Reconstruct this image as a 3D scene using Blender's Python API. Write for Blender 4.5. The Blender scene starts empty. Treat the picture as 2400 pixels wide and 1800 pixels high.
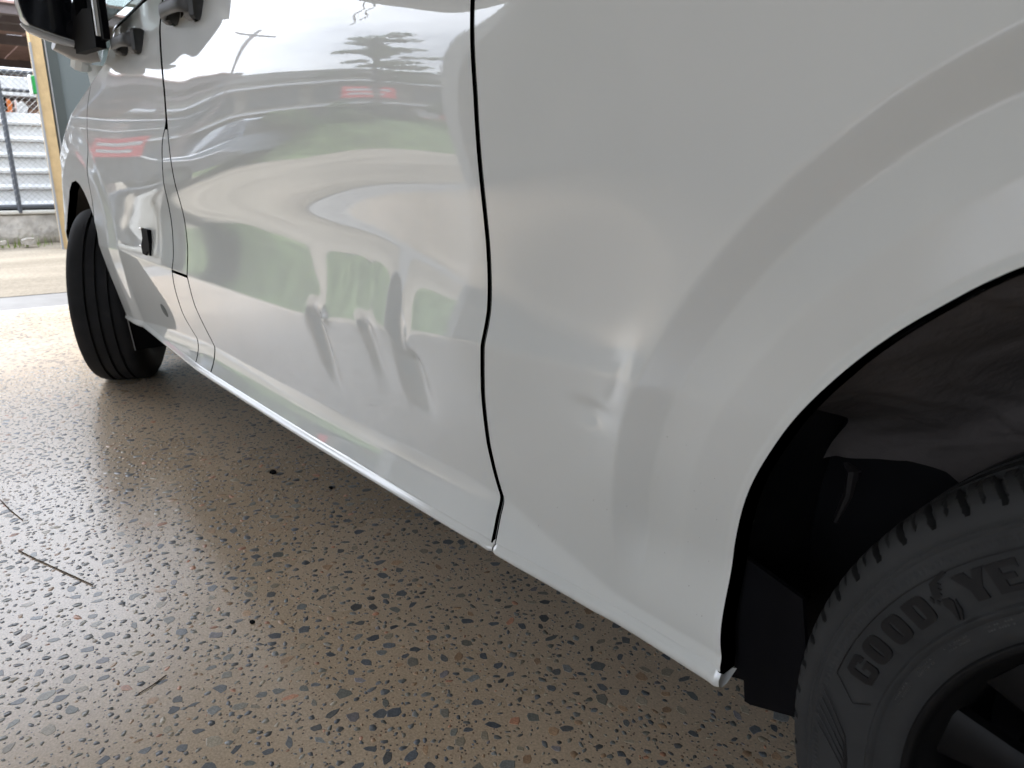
import bpy, math, random
import numpy as np
from mathutils import Vector, Matrix
R = math.radians
random.seed(7); rng = np.random.default_rng(11)
scene = bpy.context.scene
COL = scene.collection

# ------------------------------------------------------------------ camera
cam_d = bpy.data.cameras.new('camera'); cam = bpy.data.objects.new('camera', cam_d); COL.objects.link(cam)
cam_d.sensor_width = 36.0; cam_d.sensor_fit = 'HORIZONTAL'; cam_d.lens = 1689.27 / 2400 * 36
cam_d.clip_start = .05; cam_d.clip_end = 2000
CAM = Vector((-.0540, -.5649, .8387)); YAW, PIT, ROL = .70796, .28893, .01336
fwd = Vector((-math.cos(YAW) * math.cos(PIT), math.sin(YAW) * math.cos(PIT), -math.sin(PIT)))
rgt = fwd.cross(Vector((0, 0, 1))).normalized(); upv = rgt.cross(fwd)
r2 = rgt * math.cos(ROL) + upv * math.sin(ROL); u2 = -rgt * math.sin(ROL) + upv * math.cos(ROL)
cam.matrix_world = Matrix(((r2.x, u2.x, -fwd.x, CAM.x), (r2.y, u2.y, -fwd.y, CAM.y), (r2.z, u2.z, -fwd.z, CAM.z), (0, 0, 0, 1)))
cam_d.dof.use_dof = True; cam_d.dof.focus_distance = 1.15; cam_d.dof.aperture_fstop = 9.0
scene.camera = cam

# ------------------------------------------------------------------ sky, sun, exposure
SUN_EL, SUN_AZ = R(52), R(200)      # thin overcast, sun high beyond the open end of the workshop
world = bpy.data.worlds.new('World'); scene.world = world; world.use_nodes = True
wn, wl = world.node_tree.nodes, world.node_tree.links; wn.clear()
wo = wn.new('ShaderNodeOutputWorld'); wb = wn.new('ShaderNodeBackground'); wb.inputs[1].default_value = .105
sky = wn.new('ShaderNodeTexSky'); sky.sky_type = 'NISHITA'; sky.sun_disc = False
sky.sun_elevation = SUN_EL; sky.sun_rotation = R(90) - SUN_AZ; sky.dust_density = 4; sky.air_density = 1
tc = wn.new('ShaderNodeTexCoord'); mp = wn.new('ShaderNodeMapping'); mp.inputs['Scale'].default_value = (1, 1, 3.2)
nz = wn.new('ShaderNodeTexNoise'); nz.inputs['Scale'].default_value = 3.4; nz.inputs['Detail'].default_value = 6; nz.inputs['Roughness'].default_value = .55
cr = wn.new('ShaderNodeValToRGB'); cr.color_ramp.elements[0].position = .32; cr.color_ramp.elements[0].color = (4.2, 4.7, 5.6, 1)
cr.color_ramp.elements[1].position = .68; cr.color_ramp.elements[1].color = (9.0, 9.6, 10.6, 1)
mx = wn.new('ShaderNodeMix'); mx.data_type = 'RGBA'; mx.inputs[0].default_value = .88
wl.new(tc.outputs['Generated'], mp.inputs[0]); wl.new(mp.outputs[0], nz.inputs['Vector']); wl.new(nz.outputs['Fac'], cr.inputs[0])
wl.new(sky.outputs[0], mx.inputs[6]); sxyz = wn.new('ShaderNodeSeparateXYZ'); el = wn.new('ShaderNodeMapRange'); el.inputs[1].default_value = 0; el.inputs[2].default_value = 1; el.inputs[3].default_value = .36; el.inputs[4].default_value = 1.40
vs = wn.new('ShaderNodeVectorMath'); vs.operation = 'SCALE'   # an overcast sky is about two and a half times brighter overhead than near the horizon
wl.new(tc.outputs['Generated'], sxyz.inputs[0]); wl.new(sxyz.outputs[2], el.inputs[0]); wl.new(cr.outputs[0], vs.inputs[0]); wl.new(el.outputs[0], vs.inputs['Scale'])
wl.new(vs.outputs[0], mx.inputs[7]); wl.new(mx.outputs[2], wb.inputs[0]); wl.new(wb.outputs[0], wo.inputs[0])
sd = bpy.data.lights.new('sun', 'SUN'); sd.energy = .7; sd.angle = R(14); sd.color = (1, .98, .95)
sun = bpy.data.objects.new('sun', sd); COL.objects.link(sun)
sv = Vector((math.cos(SUN_AZ) * math.cos(SUN_EL), math.sin(SUN_AZ) * math.cos(SUN_EL), math.sin(SUN_EL)))
sun.rotation_euler = sv.to_track_quat('Z', 'Y').to_euler(); sun.location = (-8, -8, 12)
scene.view_settings.view_transform = 'Standard'; scene.view_settings.look = 'None'
scene.view_settings.exposure = 2.78; scene.view_settings.gamma = 1.0
scene.cycles.max_bounces = 10; scene.cycles.diffuse_bounces = 6; scene.cycles.glossy_bounces = 4
scene.cycles.use_denoising = True

# ------------------------------------------------------------------ helpers
def tag(o, label=None, cat=None, group=None, kind=None):
    for k, v in (('label', label), ('category', cat), ('group', group), ('kind', kind)):
        if v: o[k] = v
    return o
def empty(name, loc=(0, 0, 0), rz=0):
    o = bpy.data.objects.new(name, None); COL.objects.link(o); o.location = loc; o.rotation_euler.z = rz; o.empty_display_size = .1
    return o
def mesh_obj(name, V, F, mat, parent=None, smooth=False, normals=None, mats=None, midx=None):
    me = bpy.data.meshes.new(name)
    V = np.asarray(V, np.float32).reshape(-1, 3)
    if isinstance(F, np.ndarray):
        n, k = F.shape
        me.vertices.add(len(V)); me.vertices.foreach_set('co', V.ravel())
        me.loops.add(n * k); me.loops.foreach_set('vertex_index', F.ravel().astype(np.int32))
        me.polygons.add(n); me.polygons.foreach_set('loop_start', np.arange(0, n * k, k, dtype=np.int32))
        me.polygons.foreach_set('loop_total', np.full(n, k, np.int32)); me.update(calc_edges=True)
    else:
        me.from_pydata(V.tolist(), [], [tuple(f) for f in F])
    for m in (mats or [mat]): me.materials.append(m)
    if midx is not None: me.polygons.foreach_set('material_index', np.asarray(midx, np.int32))
    if smooth: me.polygons.foreach_set('use_smooth', np.ones(len(me.polygons), bool))
    me.validate(); me.update()
    if normals is not None: me.normals_split_custom_set_from_vertices(np.asarray(normals).tolist())
    o = bpy.data.objects.new(name, me); COL.objects.link(o)
    if parent is not None: o.parent = parent
    return o
def link(name, me, parent, loc=(0, 0, 0), rot=(0, 0, 0), scale=(1, 1, 1)):
    o = bpy.data.objects.new(name, me); COL.objects.link(o); o.parent = parent; o.location = loc; o.rotation_euler = rot; o.scale = scale
    return o
class MB:   # collects boxes, bars, tubes into one mesh
    def __init__(s): s.v = []; s.f = []
    def add(s, V, F):
        b = len(s.v); s.v += [tuple(map(float, p)) for p in V]; s.f += [tuple(int(i) + b for i in f) for f in F]; return s
    def box(s, a, b, bev=0.0):
        (x0, y0, z0), (x1, y1, z1) = a, b
        if bev <= 0:
            return s.add([(x0, y0, z0), (x1, y0, z0), (x1, y1, z0), (x0, y1, z0), (x0, y0, z1), (x1, y0, z1), (x1, y1, z1), (x0, y1, z1)],
                         [(0, 3, 2, 1), (4, 5, 6, 7), (0, 1, 5, 4), (1, 2, 6, 5), (2, 3, 7, 6), (3, 0, 4, 7)])
        e = bev; V = []
        for z, i in ((z0, e), (z0 + e, 0), (z1 - e, 0), (z1, e)):
            for (px, py) in ((x0, y0), (x1, y0), (x1, y1), (x0, y1)):
                sx = 1 if px == x0 else -1; sy = 1 if py == y0 else -1
                V += [(px + sx * (i + e), py + sy * i, z), (px + sx * i, py + sy * (i + e), z)]
        order = [1, 0, 3, 2, 5, 4, 7, 6]   # ring order: walk round corners
        ring = [0, 3, 2, 5, 4, 7, 6, 1]
        F = []
        for k in range(3):
            for q in range(8):
                a_, b_ = ring[q], ring[(q + 1) % 8]
                F.append((k * 8 + a_, k * 8 + b_, k * 8 + 8 + b_, k * 8 + 8 + a_))
        F.append(tuple(reversed(ring))); F.append(tuple(24 + r for r in ring))
        return s.add(V, F)
    def tube(s, pts, r, n=8, cap=True):
        pts = [Vector(p) for p in pts]; rs = r if isinstance(r, (list, tuple)) else [r] * len(pts); V = []; F = []
        up = Vector((0, 0, 1))
        for i, p in enumerate(pts):
            t = (pts[min(i + 1, len(pts) - 1)] - pts[max(i - 1, 0)]).normalized()
            a = t.cross(up if abs(t.z) < .95 else Vector((1, 0, 0))).normalized(); b = a.cross(t)
            for k in range(n):
                w = 2 * math.pi * k / n; V.append(p + (a * math.cos(w) + b * math.sin(w)) * rs[i])
        for i in range(len(pts) - 1):
            for k in range(n):
                F.append((i * n + k, i * n + (k + 1) % n, (i + 1) * n + (k + 1) % n, (i + 1) * n + k))
        if cap: F.append(tuple(reversed(range(n)))); F.append(tuple((len(pts) - 1) * n + k for k in range(n)))
        return s.add(V, F)
    def prism(s, poly, axis, a, b):    # extrude a 2-D outline along an axis
        n = len(poly)
        def P(p, t): return (t, p[0], p[1]) if axis == 'x' else ((p[0], t, p[1]) if axis == 'y' else (p[0], p[1], t))
        return s.add([P(p, a) for p in poly] + [P(p, b) for p in poly],
                     [tuple(range(n)), tuple(reversed(range(n, 2 * n)))] + [(i, n + i, n + (i + 1) % n, (i + 1) % n) for i in range(n)])
    def build(s, name, mat, parent=None, smooth=False, sharp=35):
        o = mesh_obj(name, s.v, s.f, mat, parent, smooth)
        import bmesh
        bm = bmesh.new(); bm.from_mesh(o.data); bmesh.ops.recalc_face_normals(bm, faces=bm.faces); bm.to_mesh(o.data); bm.free()
        if smooth:
            try: o.data.set_sharp_from_angle(angle=R(sharp))
            except Exception: pass
        return o
def grid_faces(n, m, off=0, wrap=False):
    i, j = np.meshgrid(np.arange(n if wrap else n - 1), np.arange(m - 1), indexing='ij'); i2 = (i + 1) % n
    return np.stack([i * m + j, i2 * m + j, i2 * m + j + 1, i * m + j + 1], -1).reshape(-1, 4) + off

# ------------------------------------------------------------------ materials
def nt(name):
    m = bpy.data.materials.new(name); m.use_nodes = True
    return m, m.node_tree.nodes, m.node_tree.links, m.node_tree.nodes['Principled BSDF']
def mat(name, col, rough=.6, metal=0, coat=0, coat_r=.03, spec=.5, noise=0, nscale=20, bump=0, bscale=60, alpha=1, trans=0, sheen=0, rvar=0):
    m, N, L, b = nt(name)
    b.inputs['Base Color'].default_value = (*col, 1); b.inputs['Roughness'].default_value = rough; b.inputs['Metallic'].default_value = metal
    b.inputs['Coat Weight'].default_value = coat; b.inputs['Coat Roughness'].default_value = coat_r; b.inputs['Specular IOR Level'].default_value = spec
    b.inputs['Transmission Weight'].default_value = trans
    t = N.new('ShaderNodeTexCoord')
    if noise:
        n = N.new('ShaderNodeTexNoise'); n.inputs['Scale'].default_value = nscale; n.inputs['Detail'].default_value = 6; L.new(t.outputs['Object'], n.inputs['Vector'])
        r = N.new('ShaderNodeMapRange'); r.inputs[1].default_value = .3; r.inputs[2].default_value = .7; r.inputs[3].default_value = 1 - noise; r.inputs[4].default_value = 1 + noise
        L.new(n.outputs['Fac'], r.inputs[0])
        x = N.new('ShaderNodeVectorMath'); x.operation = 'SCALE'; x.inputs[0].default_value = col; L.new(r.outputs[0], x.inputs['Scale']); L.new(x.outputs[0], b.inputs['Base Color'])
        if rvar:
            r2 = N.new('ShaderNodeMapRange'); r2.inputs[1].default_value = .3; r2.inputs[2].default_value = .7; r2.inputs[3].default_value = rough - rvar; r2.inputs[4].default_value = rough + rvar
            L.new(n.outputs['Fac'], r2.inputs[0]); L.new(r2.outputs[0], b.inputs['Roughness'])
    if bump:
        n = N.new('ShaderNodeTexNoise'); n.inputs['Scale'].default_value = bscale; n.inputs['Detail'].default_value = 4; L.new(t.outputs['Object'], n.inputs['Vector'])
        q = N.new('ShaderNodeBump'); q.inputs['Distance'].default_value = bump; L.new(n.outputs['Fac'], q.inputs['Height']); L.new(q.outputs[0], b.inputs['Normal'])
    return m
def paint_mat():
    m, N, L, b = nt('white_van_paint')
    b.inputs['Base Color'].default_value = (.74, .755, .745, 1); b.inputs['Roughness'].default_value = .42
    b.inputs['Specular IOR Level'].default_value = .1; b.inputs['Coat Weight'].default_value = 1; b.inputs['Coat Roughness'].default_value = .004; b.inputs['Coat IOR'].default_value = 1.92
    t = N.new('ShaderNodeTexCoord'); n = N.new('ShaderNodeTexNoise'); n.inputs['Scale'].default_value = 210; n.inputs['Detail'].default_value = 2; n.inputs['Roughness'].default_value = .4
    L.new(t.outputs['Object'], n.inputs['Vector'])
    q = N.new('ShaderNodeBump'); q.inputs['Distance'].default_value = .000010; q.inputs['Strength'].default_value = 1
    L.new(n.outputs['Fac'], q.inputs['Height']); L.new(q.outputs[0], b.inputs['Coat Normal'])
    # faint road film and dust specks
    n2 = N.new('ShaderNodeTexNoise'); n2.inputs['Scale'].default_value = 3; n2.inputs['Detail'].default_value = 8; L.new(t.outputs['Object'], n2.inputs['Vector'])
    c = N.new('ShaderNodeValToRGB'); c.color_ramp.elements[0].position = .35; c.color_ramp.elements[0].color = (.61, .63, .615, 1)
    c.color_ramp.elements[1].position = .65; c.color_ramp.elements[1].color = (.66, .675, .66, 1)
    L.new(n2.outputs['Fac'], c.inputs[0]); L.new(c.outputs[0], b.inputs['Base Color'])
    return m
PAINT = paint_mat()
BLACK = mat('black_plastic', (.004, .004, .005), .7, noise=.2, spec=.08)
GAPM = mat('gap_rubber', (.006, .006, .007), .8)
SEAL = mat('grey_seal', (.09, .095, .09), .5)
HANDLE = mat('charcoal_textured_plastic', (.045, .046, .048), .5, noise=.1, bump=.0001, bscale=900)
GLOSSB = mat('gloss_black', (.006, .007, .01), .12, coat=.5)
# ---- the pressed steel side of the van: y (inward) as a function of x (rearward) and z ----
GX0, GX1, GZ0, GZ1 = -4.3, 0.9, 0.27, 1.40
DX, DZ = 0.003, 0.002
gx = np.arange(GX0, GX1 + 1e-9, DX); gz = np.arange(GZ0, GZ1 + 1e-9, DZ)
ZK = [.60, .65, .70, .73, .76, .80, .83, .87, .92, .97, 1.02, 1.07, 1.12, 1.20, 1.30]
TC = [  # surface tilt in degrees (positive = faces up) at the heights ZK, per station x
 (-4.0,  [6, 4, 2, 1, 0, 0, 1, 3, 6, 10, 16, 20, 20, 20, 20]),
 (-3.1,  [7, 4, 1, -2, -3, -2, 0, 3, 7, 10, 13, 17, 15, 10, 10]),
 (-2.6,  [8, 4, 1, -1, -3, -3, -1, 3, 7, 9, 11, 13, 14, 12, 8]),
 (-2.3,  [8, 4, 1, -1, -3, -3, -1, 2, 5, 8, 8.8, 10, 13, 14, 8]),
 (-1.9,  [9, 6, 3, -.8, -4.2, -4.4, -2, .5, 3, 7, 8.5, 10, 13, 14, 8]),
 (-1.6,  [9.5, 7, 4.5, .5, -5.5, -7.6, -6.2, -3.3, -1, 2, 6, 9, 14, 12, 8]),
 (-1.33, [10, 7, 3, -1.5, -8.5, -8.6, -7.4, -4.8, -2, 1, 5, 11, 20, 22, 18]),
 (-1.05, [9, 6, 3.6, -2.8, -8, -9.5, -8, -5.3, -2.5, .5, 5, 13, 18, 18, 16]),
 (-.94,  [12, 9.5, .8, -4, -7.5, -8.2, -7, -4.6, -1.8, 1.2, 6.3, 13, 17, 17, 15]),
 (-.8,   [12, 9.5, .6, -1.6, -3.5, -5, -4.8, -3, -.9, 2.5, 8.5, 13, 15, 15, 14]),
 (-.55,  [9, 6, 0, -1.5, -2.5, -3.5, -4, -3.5, -2, 0, 2, 5, 8, 10, 12]),
 (-.3,   [2, 1, 0, -1, -1.5, -2, -2, -2, -1, 0, 1, 3, 6, 8, 10]),
 (.9,    [2, 1, 0, -1, -1.5, -2, -2, -2, -1, 0, 1, 3, 6, 8, 10])]
def sm(t):
    t = np.clip(t, 0, 1); return t * t * (3 - 2 * t)
def gblur(A, s, ax):
    if s < .3: return A
    r = int(3 * s) + 1; k = np.exp(-.5 * (np.arange(-r, r + 1) / s) ** 2); k /= k.sum()
    P = np.pad(A, [(r, r) if i == ax else (0, 0) for i in range(2)], mode='edge')
    out = np.zeros_like(A); n = A.shape[ax]
    for i, w in enumerate(k):
        out += w * (P[i:i + n] if ax == 0 else P[:, i:i + n])
    return out
def crease_z(x): return np.interp(x, [-4, -1.9, -1.33, -.97, -.78, -.55, .9], [.568, .568, .573, .604, .620, .622, .622])
def rocker_z(x): return np.interp(x, [-4, -2.83, -2.43, -2.01, -1.9, -.80, -.73, -.655, -.59, -.56, .9],
                                  [.315, .315, .358, .391, .392, .397, .378, .354, .333, .327, .326])
ARCH = [(-.410, .20), (-.414, .31), (-.420, .37), (-.418, .44), (-.408, .50), (-.396, .545), (-.375, .592), (-.350, .638), (-.314, .686),
        (-.282, .720), (-.253, .745), (-.226, .767), (-.199, .784), (-.15, .806), (-.08, .824), (0, .83), (.08, .824), (.15, .806),
        (.226, .767), (.282, .72), (.347, .635), (.386, .534), (.40, .43), (.392, .30)]
def poly_dist(X, Z, P):
    d = np.full(np.shape(X), 9.)
    for (a, b), (c, e) in zip(P[:-1], P[1:]):
        vx, vz = c - a, e - b; t = np.clip(((X - a) * vx + (Z - b) * vz) / (vx * vx + vz * vz), 0, 1)
        d = np.minimum(d, np.hypot(X - a - t * vx, Z - b - t * vz))
    return d
_u = np.array(ARCH)
for _k in range(2):   # smooth the arch outline (corner cutting)
    _u = np.vstack([_u[:1]] + [np.array([.75 * a + .25 * b, .25 * a + .75 * b]) for a, b in zip(_u[:-1], _u[1:])] + [_u[-1:]])
ARCHS = _u
def arch_in(X, Z): return ((X / .395) ** 2 + ((Z - .43) / .40) ** 2 < 1) | ((np.abs(X) < .39) & (Z < .45))
DENTS = [  # x, z top, z centre, z bottom, half width, depth, lean (dx per dz)
 (-1.282, .705, .612, .50, .0375, .0010, -.10),
 (-1.268, .608, .565, .42, .025, .0150, -.40),
 (-1.083, .610, .590, .48, .020, .0065, -.50),
 (-.982, .720, .600, .50, .0365, .0022, .0),
 (-.984, .650, .570, .47, .018, .0065, -.18),
 (-.956, .590, .555, .46, .025, .0125, -.42),
 (-.592, .594, .575, .545, .032, .0050, .0),
 (-.558, .65, .603, .585, .010, .0015, .35),
]
def body_field():
    X, Z = np.meshgrid(gx, gz, indexing='ij')
    cols = np.array([np.interp(gz, ZK, t) for _, t in TC])
    T = np.empty_like(X); xs = [c[0] for c in TC]
    for j in range(len(gz)): T[:, j] = np.interp(gx, xs, cols[:, j])
    T = gblur(gblur(T, .04 / DX, 0), .014 / DZ, 1)
    zc = crease_z(gx)[:, None]; zr = rocker_z(gx)[:, None]
    zc = gblur(np.repeat(zc, 2, 1), .04 / DX, 0)[:, :1]; zr = gblur(np.repeat(zr, 2, 1), .02 / DX, 0)[:, :1]
    low = -5 - 7 * sm((zc - Z) / .17)
    cw = np.interp(gx, [-4, -1.3, -.8, -.5, -.3], [.009, .007, .016, .016, .05])[:, None]
    # at the two struck points the crease is dragged downwards
    zq = zc - .016 * np.exp(-((gx + 1.262) / .024) ** 2)[:, None] - .030 * np.exp(-((gx + .985) / .024) ** 2)[:, None] - .006 * np.exp(-((gx + 1.08) / .016) ** 2)[:, None]
    Dq = np.cumsum(np.tan(np.radians(low + (T - low) * sm((Z - zq) / cw + .5))) - np.tan(np.radians(low + (T - low) * sm((Z - zc) / cw + .5))), 1) * DZ
    Dq = (Dq - .6 * Dq[:, -1:]) * sm((Z - .45) / .09) * (1 - sm((Z - .625) / .10))
    T = low + (T - low) * sm((Z - zc) / cw + .5)
    rk = 11 + 14 * sm((zr - Z) / .06)
    T = T + (rk - T) * sm((zr - Z) / .006 + .5)
    S = np.tan(np.radians(T)); C = np.cumsum(S, 1) * DZ
    ic = np.clip(((zc[:, 0] - GZ0) / DZ).astype(int), 0, len(gz) - 1)
    Y = C - C[np.arange(len(gx)), ic][:, None]
    Y = gblur(Y, .015 / DX, 0) + Dq
    j9 = int((.90 - GZ0) / DZ); df9 = Y[:, j9:j9 + 1]; P_ = np.repeat(df9, 2, 1)
    Y -= (df9 - gblur(P_, .25 / DX, 0)[:, :1]) * sm((Z - .62) / .24)
    # bow in plan, front corner
    Y += .004 * (X + 1.5) ** 2
    x0 = np.interp(gz, [.3, .87, 1.02, 1.07, 1.12, 1.16, 1.4], [-3.62, -3.58, -3.33, -3.15, -2.97, -2.8, -2.5])[None, :]
    Y += .9 * np.clip(x0 - X, 0, None) ** 2
    # front arch flare
    df = np.hypot(X + 3.27, (Z - .36) * .95)
    Y -= .012 * sm((.58 - df) / .10) * (Z > .3)
    # rear arch: recessed band and rolled lip
    d = poly_dist(X, Z, ARCHS[::2].tolist()); d = np.where(arch_in(X, Z), -d, d)
    fade = sm((Z - .33) / .12)
    Y += gblur(gblur(.0215 * np.clip((.147 - d) / .038, 0, 1) + .15 * np.clip(.058 - d, 0, .2) - .06 * np.clip(.109 - d, 0, .051), .6, 0), .9, 1) * fade
    # hollow pushed in between the door gap and the arch, steepest on its rear side
    Y += .0125 / (1 + np.exp(np.clip((X + .548 - .30 * (Z - .60)) / .022, -40, 40))) * np.exp(-((X + .60) / .13) ** 2) * np.exp(-((Z - .63) / .13) ** 2)
    Y -= .0018 * sm((.010 - np.abs(d)) / .007) * (Z > .30)
    # dents hammered into the crease
    for x, zt, z0, zb, w, dep, lean in DENTS:
        xc = x + lean * (z0 - Z) * -1
        xc = x - lean * (z0 - Z)
        g = np.exp(-((X - xc) / w) ** 2)
        f = np.where(Z > z0, (1 - sm((Z - z0) / (zt - z0))) if w > .035 else np.exp(-((Z - z0) / ((zt - z0) * .56)) ** 2), sm((Z - zb) / (z0 - zb)))
        Y += dep * g * f
    Y -= .0045 * np.exp(-((X + 1.236) / .018) ** 2 - ((Z - .578) / .012) ** 2)
    return Y
YF = body_field()
NYX, NYZ = np.gradient(YF, DX, DZ)
def _samp(A, x, z):
    x = np.asarray(x, float); z = np.asarray(z, float)
    fx = np.clip((x - GX0) / DX, 0, len(gx) - 1.001); fz = np.clip((z - GZ0) / DZ, 0, len(gz) - 1.001)
    i = fx.astype(int); j = fz.astype(int); a = fx - i; b = fz - j
    return A[i, j] * (1 - a) * (1 - b) + A[i + 1, j] * a * (1 - b) + A[i, j + 1] * (1 - a) * b + A[i + 1, j + 1] * a * b
def body_y(x, z): return _samp(YF, x, z)
def body_n(x, z):
    n = np.stack([_samp(NYX, x, z), -np.ones(np.shape(x)), _samp(NYZ, x, z)], -1)
    return n / np.linalg.norm(n, axis=-1, keepdims=True)
# ------------------------------------------------------------------ the van
van = empty('white_van', (-1.6, .9, 0)); VO = np.array([-1.6, .9, 0.0])
tag(van, 'white panel van with a dented, creased sliding door, parked on the polished concrete floor', 'van')
def vloc(V): return np.asarray(V, float) - VO
def hem_top(x): return np.interp(x, [-2.9, -.80, -.60, -.41], [.321, .3245, .3085, .3065])
def hem_bot(x): return np.interp(x, [-2.9, -1.5, -.8, -.6, -.41], [.304, .311, .3125, .2905, .2865])
def panel(name, X, Z, r=.0030, depth=.016, outy=0.0, parent=None):
    """pressed sheet: a grid of points on the van's side with edges rolled over and returned inwards"""
    n, m = X.shape; Y = body_y(X, Z) + outy; N = body_n(X, Z).reshape(-1, 3)
    V = np.stack([X, Y, Z], -1).reshape(-1, 3); F = grid_faces(n, m)
    idx = lambda i, j: i * m + j
    per = [idx(i, 0) for i in range(n)] + [idx(n - 1, j) for j in range(1, m)] + [idx(i, m - 1) for i in range(n - 2, -1, -1)] + [idx(0, j) for j in range(m - 2, 0, -1)]
    P = V[per][:, [0, 2]]; t = np.roll(P, -1, 0) - np.roll(P, 1, 0); t /= np.linalg.norm(t, axis=1, keepdims=True) + 1e-9
    area = .5 * np.sum(P[:, 0] * np.roll(P[:, 1], -1) - np.roll(P[:, 0], -1) * P[:, 1])
    o2 = np.stack([t[:, 1], -t[:, 0]], 1) * np.sign(area)
    O = np.stack([o2[:, 0], 0 * o2[:, 0], o2[:, 1]], 1); Np = N[per]; B = V[per]
    rings = []
    for a in (12, 24, 36, 50, 70, 90):
        w = R(a); nn = Np * math.cos(w) + O * math.sin(w); nn /= np.linalg.norm(nn, axis=1, keepdims=True)
        rings.append((B + O * r * math.sin(w) - Np * r * (1 - math.cos(w)), nn))
    rings.append((B + O * r + np.array([0, depth, 0]), O))
    base = len(V); k = len(per); allV = [V]; allN = [N]; Fs = [F]; prev = np.array(per)
    for q, (v, nn) in enumerate(rings):
        cur = np.arange(k) + base + q * k; allV.append(v); allN.append(nn)
        f = np.stack([prev, np.roll(prev, -1), np.roll(cur, -1), cur], 1)
        Fs.append(f if area > 0 else f[:, ::-1]); prev = cur
    F = np.vstack([Fs[0] if area > 0 else Fs[0][:, ::-1]] + Fs[1:])
    # orientation: front faces look towards -y
    V = np.vstack(allV); a, b, c = V[F[0][0]], V[F[0][1]], V[F[0][2]]
    if np.cross(b - a, c - a)[1] > 0: F = F[:, ::-1]
    return mesh_obj(name, vloc(V), np.ascontiguousarray(F), PAINT, parent or van, smooth=True, normals=np.vstack(allN))
def strip_panel(name, xl, xr, zb, zt, nx, nz, **k):
    u = np.linspace(0, 1, nx)[:, None]; v = np.linspace(0, 1, nz)[None, :]
    zb_ = np.broadcast_to(zb, (nx, nz)) if np.isscalar(zb) else None
    # top and bottom may vary with x: iterate twice
    X = np.repeat(u, nz, 1) * 0; Z = np.repeat(v, nx, 0) * 0
    X = xl(.7) + (xr(.7) - xl(.7)) * u + 0 * v
    for _ in range(4):
        b = zb(X) if callable(zb) else zb; t = zt(X) if callable(zt) else zt
        Z = b + (t - b) * v + 0 * u; X = xl(Z) + (xr(Z) - xl(Z)) * u
    return panel(name, X, Z, **k)
G2 = .0009 + .0030     # half gap plus edge radius
def curve(pts, s=.012):
    p = np.array(sorted(pts, key=lambda a: a[1])); zz = np.linspace(.25, 1.4, 1151); xx = np.interp(zz, p[:, 1], p[:, 0])
    k = int(s / .001); w = np.exp(-.5 * (np.arange(-3 * k, 3 * k + 1) / k) ** 2); w /= w.sum()
    xx = np.convolve(np.pad(xx, 3 * k, mode='edge'), w, 'valid')
    return lambda z: np.interp(z, zz, xx)
gap_c = curve([(-.812, 1.30), (-.798, 1.028), (-.785, .926), (-.780, .831), (-.776, .753), (-.7745, .66), (-.780, .6087), (-.786, .5486),
               (-.789, .47), (-.786, .43), (-.781, .398), (-.777, .388), (-.779, .36), (-.774, .33), (-.770, .31)], .006)
pill_c = curve([(-2.08, 1.3), (-2.085, 1.012), (-2.060, .9345), (-2.050, .79), (-2.017, .70), (-2.003, .632), (-2.002, .562), (-1.995, .49), (-1.925, .388), (-1.912, .31)])
fd_c = curve([(-2.19, 1.3), (-2.19, 1.177), (-2.137, 1.093), (-2.092, 1.012), (-2.069, .94), (-2.114, .90), (-2.150, .79), (-2.130, .69), (-2.122, .60), (-2.145, .52), (-2.135, .44), (-2.055, .371), (-2.033, .30)])
pill_up = curve([(-2.182, 1.3), (-2.182, 1.177), (-2.129, 1.093), (-2.085, 1.012), (-2.061, .9345), (-2.050, .79), (-2.017, .70), (-2.003, .632), (-2.002, .562), (-1.995, .49), (-1.925, .388), (-1.912, .31)])
def belt(x): return np.interp(x, [-3.4, -3.1, -2.75, -2.39, -2.1, -1.5, -.5], [1.12, 1.19, 1.238, 1.263, 1.275, 1.30, 1.31])
ht = lambda x: hem_top(x) + .0031
door = strip_panel('sliding_door', lambda z: pill_up(z) + G2, lambda z: gap_c(z) - G2, ht, belt, 560, 420)
door['label'] = 'sliding door with three pushed-in dents along its crease'
fend_gap = curve([(-3.06, 1.3), (-3.06, 1.03), (-3.03, .93), (-3.02, .87), (-3.03, .77), (-3.03, .30)])
farch = curve([(-2.90, .25), (-2.895, .33), (-2.900, .42), (-2.925, .50), (-2.985, .60), (-3.045, .66), (-3.3, .74)], .008)
strip_panel('front_door', lambda z: np.maximum(fend_gap(z) + G2, farch(z)), lambda z: fd_c(z) - G2, ht, belt, 300, 300)
ZSEAM = .565
ZF = .930
strip_panel('pillar_panel', lambda z: fd_c(z) + G2, lambda z: pill_c(z) - G2, ht, ZSEAM - .004, 40, 90)
strip_panel('pillar_panel', lambda z: np.minimum(fd_c(z) + G2, pill_c(z) - G2 - .001), lambda z: pill_c(z) - G2, ZSEAM + .004, ZF - .006, 40, 120)
def transfinite(C0, C1, n, m, pw=1.0):
    def res(C, n):
        C = np.array(C); out = []
        segs = C
        return segs
    t = np.linspace(0, 1, m) ** pw
    A, B = C0[:, None, :], C1[:, None, :]
    P = A + (B - A) * t[None, :, None]
    return P[..., 0], P[..., 1]
def resample(P, n):
    P = np.array(P, float); s = np.r_[0, np.cumsum(np.hypot(*np.diff(P, axis=0).T))]; u = np.linspace(0, s[-1], n)
    return np.stack([np.interp(u, s, P[:, 0]), np.interp(u, s, P[:, 1])], 1)
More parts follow.
